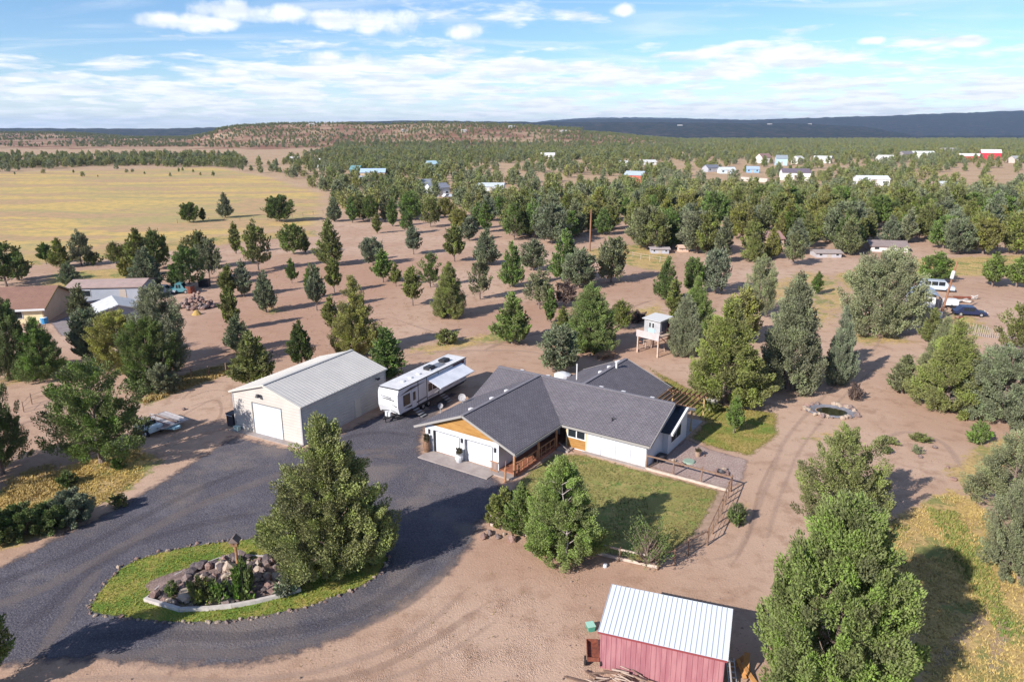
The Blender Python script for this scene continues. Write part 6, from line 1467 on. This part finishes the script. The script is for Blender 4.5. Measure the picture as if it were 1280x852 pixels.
b = MB(); p0 = G(925, 226); p1 = G(985, 230); b.prism([(0, 0, 0), (0, 1.5, 0), (0, 1.2, 2.2), (0, .3, 2.2)], (p1[0] - p0[0], 0, 0)); tag(b.build('retaining_wall', mat('pale_block', (.5, .42, .38), (.42, .35, .31), sc=1), None, p0, math.atan2(p1[1] - p0[1], p1[0] - p0[0])), 'pale retaining wall below the large white house', 'wall')

# ------------------------------------------------------------------ vehicles
def car(name, label, cat, p, rz, L_, W_, H_, col, kind='car', glass=GLASS, group=None):
    t = thing(name, label, cat, p, rz, group); m = mat('car_paint_%02d%02d%02d' % tuple(int(c * 99) for c in col), col, rough=.3, spec=.5)
    h = L_ / 2; zb = .38; zs = H_ * .55
    if kind == 'van': prof = [(-h, zb), (-h, H_ * .96), (-h + .2, H_), (h * .45, H_), (h * .68, zs + .1), (h * .98, zs - .1), (h, zb)]
    elif kind == 'pickup': prof = [(-h, zb), (-h, zs), (-h * .05, zs), (0, H_), (h * .38, H_), (h * .56, zs), (h * .96, zs - .1), (h, zb)]
    else: prof = [(-h, zb), (-h, zs * .95), (-h * .85, zs), (-h * .55, H_), (h * .2, H_), (h * .48, zs), (h * .95, zs - .12), (h, zb)]
    b = MB(); b.prism([(x, -W_ / 2, z) for x, z in prof], (0, W_, 0)); b.build('body', m, t)
    x0, x1 = {'van': (-h * .7, h * .45), 'pickup': (.06, h * .36), 'car': (-h * .5, h * .2)}[kind]
    for s in (-1, 1):
        n = 3 if kind == 'van' else 2
        for k in range(n):
            a = x0 + (x1 - x0) * k / n + .06; e = x0 + (x1 - x0) * (k + 1) / n - .06; b = MB(); b.box(a, e, s * W_ / 2 - .015, s * W_ / 2 + .015, zs + .05, H_ - .12); b.build('side_window', glass, t)
    xa, za, xb, zb2 = {'van': (h * .46, H_ - .05, h * .68, zs + .13), 'pickup': (h * .39, H_ - .04, h * .555, zs + .05), 'car': (h * .22, H_ - .04, h * .47, zs + .04)}[kind]
    b = MB(); b.face([(xa + .02, -W_ * .43, za), (xa + .02, W_ * .43, za), (xb + .03, W_ * .43, zb2), (xb + .03, -W_ * .43, zb2)]); b.prism([(xa + .01, -W_ * .43, za), (xb + .02, -W_ * .43, zb2), (xb, -W_ * .43, zb2)], (0, W_ * .86, 0)); b.build('windscreen', glass, t)
    for x in (-h * .62, h * .62):
        for s in (-1, 1):
            b = MB(); b.tube((x, s * (W_ / 2 - .2), .34), (x, s * (W_ / 2 + .03), .34), .34, .34, 14); w_ = b.build('wheel', BLACK, t); b = MB(); b.tube((x, s * (W_ / 2 + .03), .34), (x, s * (W_ / 2 + .05), .34), .19, .19, 10); b.build('rim', METAL, w_)
    for s in (-1, 1):
        b = MB(); b.box(h - .02, h + .03, s * W_ * .36 - .15, s * W_ * .36 + .15, .6, .78); b.build('headlight', PIPE, t)
    b = MB(); b.box(h - .03, h + .08, -W_ / 2, W_ / 2, zb, zb + .16); b.box(-h - .08, -h + .03, -W_ / 2, W_ / 2, zb, zb + .16); b.build('bumper', DARK, t)
    return t
t = car('camper_pickup', 'white pickup with a canopy parked behind the metal carport', 'pickup', G(1169, 363), R(-22), 5.9, 2.0, 1.95, (.42, .47, .54), 'van')
# carport and the caravan in it
def carport():
    p = G(1156, 389); t = thing('metal_carport', 'grey curved metal carport beside the wide grey-green juniper', 'carport', p, R(68)); m = mat('carport_steel', (.42, .46, .54), (.36, .40, .48), sc=1, rough=.4, metal=.2)
    n = 10; pts = [(-2.3 * cos(pi * k / n), 1.7 + 1.25 * sin(pi * k / n)) for k in range(n + 1)]; b = MB()
    for (x0, z0), (x1, z1) in zip(pts, pts[1:]): b.face([(-.2 - 0, x0, z0), (6.5, x0, z0), (6.5, x1, z1), (-.2, x1, z1)]); b.face([(-.2, x0, z0 + .05), (-.2, x1, z1 + .05), (6.5, x1, z1 + .05), (6.5, x0, z0 + .05)])
    b.build('roof', m, t)
    for x in (0, 3.1, 6.3):
        for y in (-2.25, 2.25): b = MB(); b.box(x - .05, x + .05, y - .05, y + .05, 0, 1.75); b.build('post', METAL, t)
    b = MB(); b.box(.2, 6.4, 2.2, 2.24, .4, 1.8); b.build('side_sheet', m, t)
    c = thing('caravan', 'small white caravan parked inside the metal carport', 'caravan', p + np.array([.3, .5, 0]), R(68)); b = MB(); b.prism([(.1, -1.3, .5), (0, -1.3, 1.3), (.3, -1.3, 2.4), (5, -1.3, 2.5), (5, -1.3, .5)], (0, 2.4, 0)); b.build('body', TRIMW, c)
    b = MB(); b.box(.02, .06, -.8, .6, 1.45, 2.0); b.build('window', GLASS, c); b = MB(); b.box(-.02, .05, -1.1, .9, .75, .95); b.build('front_stripe', mat('grey_stripe', (.4, .4, .42)), c)
    for y in (-1.32, .92): b = MB(); b.tube((2.6, y, .33), (2.6, y + .2, .33), .33, .33, 12); b.build('wheel', BLACK, c)
    b = MB(); b.beam((.1, -.1, .45), (-1.1, -.1, .4), .1, .1); b.build('tow_bar', DARK, c)
carport()
car('dark_car', 'dark blue old car among scrap right of the leaning pole', 'car', G(1211, 394), R(-15), 4.6, 1.85, 1.5, (.018, .025, .07))
t = thing('utility_trailer', 'small white box trailer just right of the leaning pole', 'trailer', G(1187, 384), R(-10)); b = MB(); b.box(-1.0, 1.0, -.7, .7, .5, 1.4); b.build('box_body', TRIMW, t); b = MB(); b.beam((1., 0, .5), (2.2, 0, .45), .08, .08); b.build('tow_bar', DARK, t)
for s in (-.78, .6): b = MB(); b.tube((0, s, .3), (0, s + .18, .3), .3, .3, 12); b.build('wheel', BLACK, t)
g = random.Random(12)
for k, (x, y, L_, W_, H_, m, lb) in enumerate(((1192, 373, 5.2, .7, .5, 'rust', 'long rusty heap of scrap iron behind the small box trailer'), (1205, 378, 3.6, 1.6, .5, 'weathered_white', 'flat pale trailer bed amid the scrap'), (1207, 384, 3.0, .9, .35, 'pale_pink_panel', 'pale pink sheet lying in front of the trailer bed'), (1221, 391, 2.6, .5, .4, 'car_black', 'black rail sticking out right of the dark car'), (1198, 398, 1.6, .8, .4, 'rust', 'red-brown scrap in front of the dark car'), (1217, 374, 1.6, 1.2, .8, 'weathered_white', 'pale crate at the far right of the scrap'), (1160, 380, 1.2, .9, .9, 'car_black', 'dark drum at the mouth of the carport'))):
    t = thing('scrap_heap' if k in (0, 4) else 'scrap_piece', lb, 'scrap', G(x, y), R(g.uniform(-25, 5))); mm = MATS.get(m) or DARK
    for q in range(5):
        a = g.uniform(-L_ / 2, L_ / 2) * .6; b = MB(); b.beam((a - L_ * .28, g.uniform(-W_, W_) * .4, g.uniform(.1, H_)), (a + L_ * .28, g.uniform(-W_, W_) * .4, g.uniform(.1, H_)), g.uniform(.12, .5), g.uniform(.06, .3)); b.build('scrap_bar', mm if q % 3 else FB, t)
car('teal_pickup', 'teal pickup with a white cap parked under the vivid green juniper', 'pickup', G(222, 366), R(8), 5.4, 2.0, 1.8, (.10, .26, .30), 'pickup')
car('grey_car', 'grey car mostly hidden behind the tall grey-green juniper', 'car', G(205, 367), R(5), 4.6, 1.8, 1.5, (.45, .47, .5))
t = thing('rusty_drum', 'dark brown drum beside the teal pickup', 'drum', G(238, 366)); b = MB(); b.tube((0, 0, 0), (0, 0, 1.3), .8, .8, 12); b.build('drum_body', MATS['rust'], t); b = MB(); b.tube((0, 0, 1.3), (0, 0, 1.36), .8, .7, 12); b.build('rim', DARK, t)
t = thing('black_tank', 'black tank at the right of the row under the vivid green juniper', 'tank', G(256, 358)); b = MB(); b.box(-.9, .9, -.6, .6, 0, 1.3); b.build('tank_body', DARK, t); b = MB(); b.box(-.95, .95, -.65, .65, 1.3, 1.4); b.build('lid', DARK, t)
for k, (x, y, c) in enumerate(((534, 243, (.6, .6, .62)), (541, 245, (.7, .7, .7)), (559, 247, (.72, .72, .74)), (566, 247, (.3, .32, .36)))): car('parked_car', ['silver car', 'white car', 'white van-like car', 'grey car'][k] + ' parked before the white-fronted house with a steep roof', 'car', G(x, y), R(20 * k), 4.6, 1.85, 1.6, c, group='cars at the far white-fronted house')
# the flat trailer and the open buggy left of the shop
def deck_trailer():
    t = thing('snowmobile_trailer', 'flat trailer with a tilted striped deck on the dirt left of the shop', 'trailer', G(205, 533), R(-32)); PB = mat('brown_deck', (.24, .165, .14), (.18, .12, .1), sc=3); PW_ = mat('pale_deck', (.46, .42, .42), (.38, .34, .34), sc=3)
    L_, W_ = 3.0, 2.9
    for k, (y0, y1, m) in enumerate(((-1.45, -1.1, PW_), (-1.08, -.3, PB), (-.28, .2, PW_), (.22, .75, PB), (.77, 1.45, PW_))):
        b = MB(); b.mesh8([(-1.9, y0, .62), (1.9, y0, .62), (1.9, y1, .62), (-1.9, y1, .62), (-1.9, y0, .70), (1.9, y0, .70), (1.9, y1, .70), (-1.9, y1, .70)]); b.build('deck_panel', m, t)
    b = MB()
    for y in (-1.46, .565, 1.46): b.beam((-1.92, y, .73), (1.92, y, .73), .05, .08)
    for x in (-1.92, 1.92): b.beam((x, -1.46, .68), (x, 1.46, .68), .05, .1)
    b.build('frame', METAL, t)
    for s in (-1.2, 1.0): b = MB(); b.tube((.2, s, .28), (.2, s + .2, .28), .28, .28, 12); b.build('wheel', BLACK, t)
    b = MB(); b.prism([(1.2, -.9, .3), (2.3, -.3, .3), (2.3, .3, .3), (1.2, .9, .3)], (0, 0, .22)); b.build('front_guard', mat('light_blue_plastic', (.40, .60, .68)), t)
deck_trailer()
def buggy():
    t = thing('open_buggy', 'pale blue-white open buggy under the branches beside the flat trailer', 'buggy', G(186, 540), R(150)); m = mat('buggy_white', (.58, .68, .72), (.5, .6, .65), sc=2, rough=.4)
    b = MB(); b.prism([(-1.3, -.7, .4), (-1.3, -.7, .95), (-.5, -.7, .9), (-.4, -.7, .6), (.4, -.7, .6), (.5, -.7, 1.0), (1.3, -.7, .8), (1.3, -.7, .4)], (0, 1.4, 0)); b.build('body', m, t)
    for y in (-.3, .3): b = MB(); b.box(-.4, .1, y - .25, y + .25, .6, .8); b.box(-.5, -.38, y - .25, y + .25, .6, 1.25); b.build('seat', BLACK, t)
    b = MB(); b.tube((.45, .3, .95), (.2, .3, 1.15), .03); b.tube((.22, .3, 1.1), (.18, .3, 1.16), .18, .18, 10); b.build('steering_wheel', BLACK, t)
    for x in (-.85, .85):
        for s in (-1, 1): b = MB(); b.tube((x, s * .6, .32), (x, s * .85, .32), .32, .32, 12); w_ = b.build('wheel', BLACK, t); b = MB(); b.tube((x, s * .85, .32), (x, s * .87, .32), .15, .15, 8); b.build('rim', TRIMW, w_)
    b = MB(); 
    for y in (-.62, .62): b.tube((-.5, y, .9), (-.45, y, 1.7), .03); b.tube((-.45, y, 1.7), (.3, y, 1.65), .03); b.tube((.3, y, 1.65), (.6, y, .95), .03)
    b.build('roll_cage', METAL, t)
buggy()

# ------------------------------------------------------------------ grass as blades
GR = []
def blades(name, poly, n, h, cols, seed, clump=.0, hole=.0, lay=1.):
    g = np.random.default_rng(seed); p = np.array(poly); x0, y0 = p.min(0); x1, y1 = p.max(0)
    x = g.uniform(x0, x1, n * 4); y = g.uniform(y0, y1, n * 4); d = sdf(x, y, poly)
    k = d < -.12 + 0 * x
    if hole: k &= fbm(x * .45, y * .45, seed) + g.normal(0, .07, len(x)) > hole
    if clump: k &= (d < -.5) | (g.random(len(x)) < .4)
    x, y = x[k][:n], y[k][:n]; n = len(x)
    V = []; hh = h * g.uniform(.5, 1.3, n); tn = np.clip(fbm(x * .8, y * .8, seed + 3) + g.normal(0, .15, n), 0, 1); F = []; T = []
    for q in range(3):
        a = g.uniform(0, 6.28, n); r = hh * .2; lean = g.uniform(.2, .9, n) * hh * lay
        bx = np.cos(a) * r; by = np.sin(a) * r; la = a + pi / 2 + g.normal(0, .4, n)
        V += [np.stack([x - bx, y - by, 0 * x], 1), np.stack([x + bx, y + by, 0 * x], 1), np.stack([x + np.cos(la) * lean, y + np.sin(la) * lean, hh], 1)]; T += [tn, tn, np.clip(tn + .1, 0, 1)]
        i = np.arange(n) + 3 * q * n; F.append(np.stack([i, i + n, i + 2 * n], 1))
    m = bpy.data.materials.new(name + '_blade'); m.use_nodes = True; nn = m.node_tree.nodes; l = m.node_tree.links; b = nn['Principled BSDF']; b.inputs['Roughness'].default_value = .85; b.inputs['Specular IOR Level'].default_value = .1
    l.new(cmix(nn, l, attr(nn, 'tint'), cols[0], cols[1]), b.inputs['Base Color'])
    me = fastmesh(name, np.vstack(V), np.vstack(F), [m], np.concatenate(T)); stuff(link(name, me, None, (0, 0, .012)))
blades('island_grass', ISLAND, 9000, .10, ((.16, .24, .04), (.40, .34, .09)), 5)
blades('lawn_grass', LAWN, 8000, .10, ((.09, .12, .03), (.33, .25, .12)), 6, clump=1, hole=.36)
blades('back_lawn_grass', BACK, 6000, .10, ((.12, .17, .03), (.32, .24, .08)), 7, clump=1)
blades('dry_grass', DRY[0][0], 8000, .13, ((.60, .44, .17), (.36, .27, .10)), 8, clump=1, hole=.4, lay=2.2)
blades('dry_grass', DRY[2][0], 7000, .14, ((.62, .45, .15), (.38, .28, .10)), 9, clump=1, hole=.4, lay=1.8)
blades('dry_grass', DRY[4][0], 2000, .3, ((.54, .39, .16), (.36, .26, .11)), 10, clump=1, hole=.4)

# litter on the bare ground: crumbs of stone and small dry weeds, more than anyone could count
def litter():
    g = np.random.default_rng(31); n = 15000
    y = g.uniform(26, 120, n * 2); x = g.uniform(-.78, .78, n * 2) * y
    dens = fbm(x * .16, y * .16, 41); k = (g.random(n * 2) < np.clip((dens - .3) * 2.2, .05, 1) * np.clip(60 / y, .25, 1))
    for pl in (DRIVE, ISLAND, LAWN, BACK): k &= sdf(x, y, pl) > .1
    loc = np.stack([(x - HO[0]) * cos(TH) + (y - HO[1]) * sin(TH), -(x - HO[0]) * sin(TH) + (y - HO[1]) * cos(TH)]); k &= ~((loc[0] > -13) & (loc[0] < 6.5) & (loc[1] > -9.5) & (loc[1] < 14.5))
    x, y = x[k], y[k]; n = len(x); s = g.uniform(.02, .055, n) * np.where(g.random(n) < .06, 2.2, 1); V = []; F = []; i = np.arange(n); a0 = g.uniform(0, 6.28, n)
    for q in range(3): V.append(np.stack([x + s * np.cos(a0 + q * 2.1) * g.uniform(.7, 1.3, n), y + s * np.sin(a0 + q * 2.1) * g.uniform(.7, 1.3, n), 0 * x], 1))
    V.append(np.stack([x + s * .2, y, s * g.uniform(.7, 1.2, n)], 1))
    for a, b in ((0, 1), (1, 2), (2, 0)): F.append(np.stack([i + a * n, i + b * n, i + 3 * n], 1))
    m = mat('pebble', (.36, .26, .21), (.20, .14, .115), sc=1.5, rough=.9)
    stuff(link('pebbles', fastmesh('pebbles', np.vstack(V), np.vstack(F), [m])))
litter()
BARE = P2((300, 840), (640, 700), (760, 735), (700, 860), (500, 960), (200, 930))
blades('dry_weeds', BARE, 260, .09, ((.38, .28, .15), (.24, .19, .09)), 14, lay=1.5)
blades('dry_weeds', P2((940, 720), (960, 560), (1100, 420), (1230, 600), (1090, 640)), 500, .10, ((.40, .30, .16), (.26, .22, .10)), 15, hole=.5, lay=1.4)
blades('dry_weeds', P2((260, 460), (300, 330), (430, 330), (640, 340), (830, 340), (800, 400), (600, 430), (480, 440)), 1600, .16, ((.44, .31, .15), (.30, .22, .10)), 16, hole=.52, lay=1.2)
blades('dry_weeds', DRY[7][0], 2500, .16, ((.54, .40, .17), (.36, .30, .10)), 17, hole=.5, lay=1.3)
blades('green_weeds', P2((1150, 632), (1200, 640), (1235, 700), (1285, 790), (1262, 815), (1210, 745), (1185, 690)), 2200, .2, ((.12, .20, .05), (.28, .26, .08)), 18, clump=1, hole=.47, lay=.9)
blades('green_weeds', P2((1060, 632), (1110, 640), (1140, 660), (1110, 690), (1080, 670)), 300, .16, ((.12, .20, .05), (.30, .26, .09)), 19, hole=.5)
blades('straw_weeds', P2((0, 600), (60, 575), (110, 590), (60, 625), (0, 655)), 1600, .2, ((.56, .40, .16), (.36, .26, .11)), 20, clump=1, hole=.46, lay=1.2)
# ------------------------------------------------------------------ air
hz = MB(); hz.box(-15500, 15500, -900, 15800, -1.2, 232); ho = hz.build('haze', [])
hm = bpy.data.materials.new('haze_air'); hm.use_nodes = True; hn = hm.node_tree.nodes; hn.clear()
pv = hn.new('ShaderNodeVolumePrincipled'); pv.inputs['Color'].default_value = (.48, .68, 1, 1); pv.inputs['Density'].default_value = 5.4e-5; pv.inputs['Anisotropy'].default_value = .2
mo = hn.new('ShaderNodeOutputMaterial'); hm.node_tree.links.new(pv.outputs[0], mo.inputs['Volume'])
ho.data.materials.clear(); ho.data.materials.append(hm); stuff(ho)
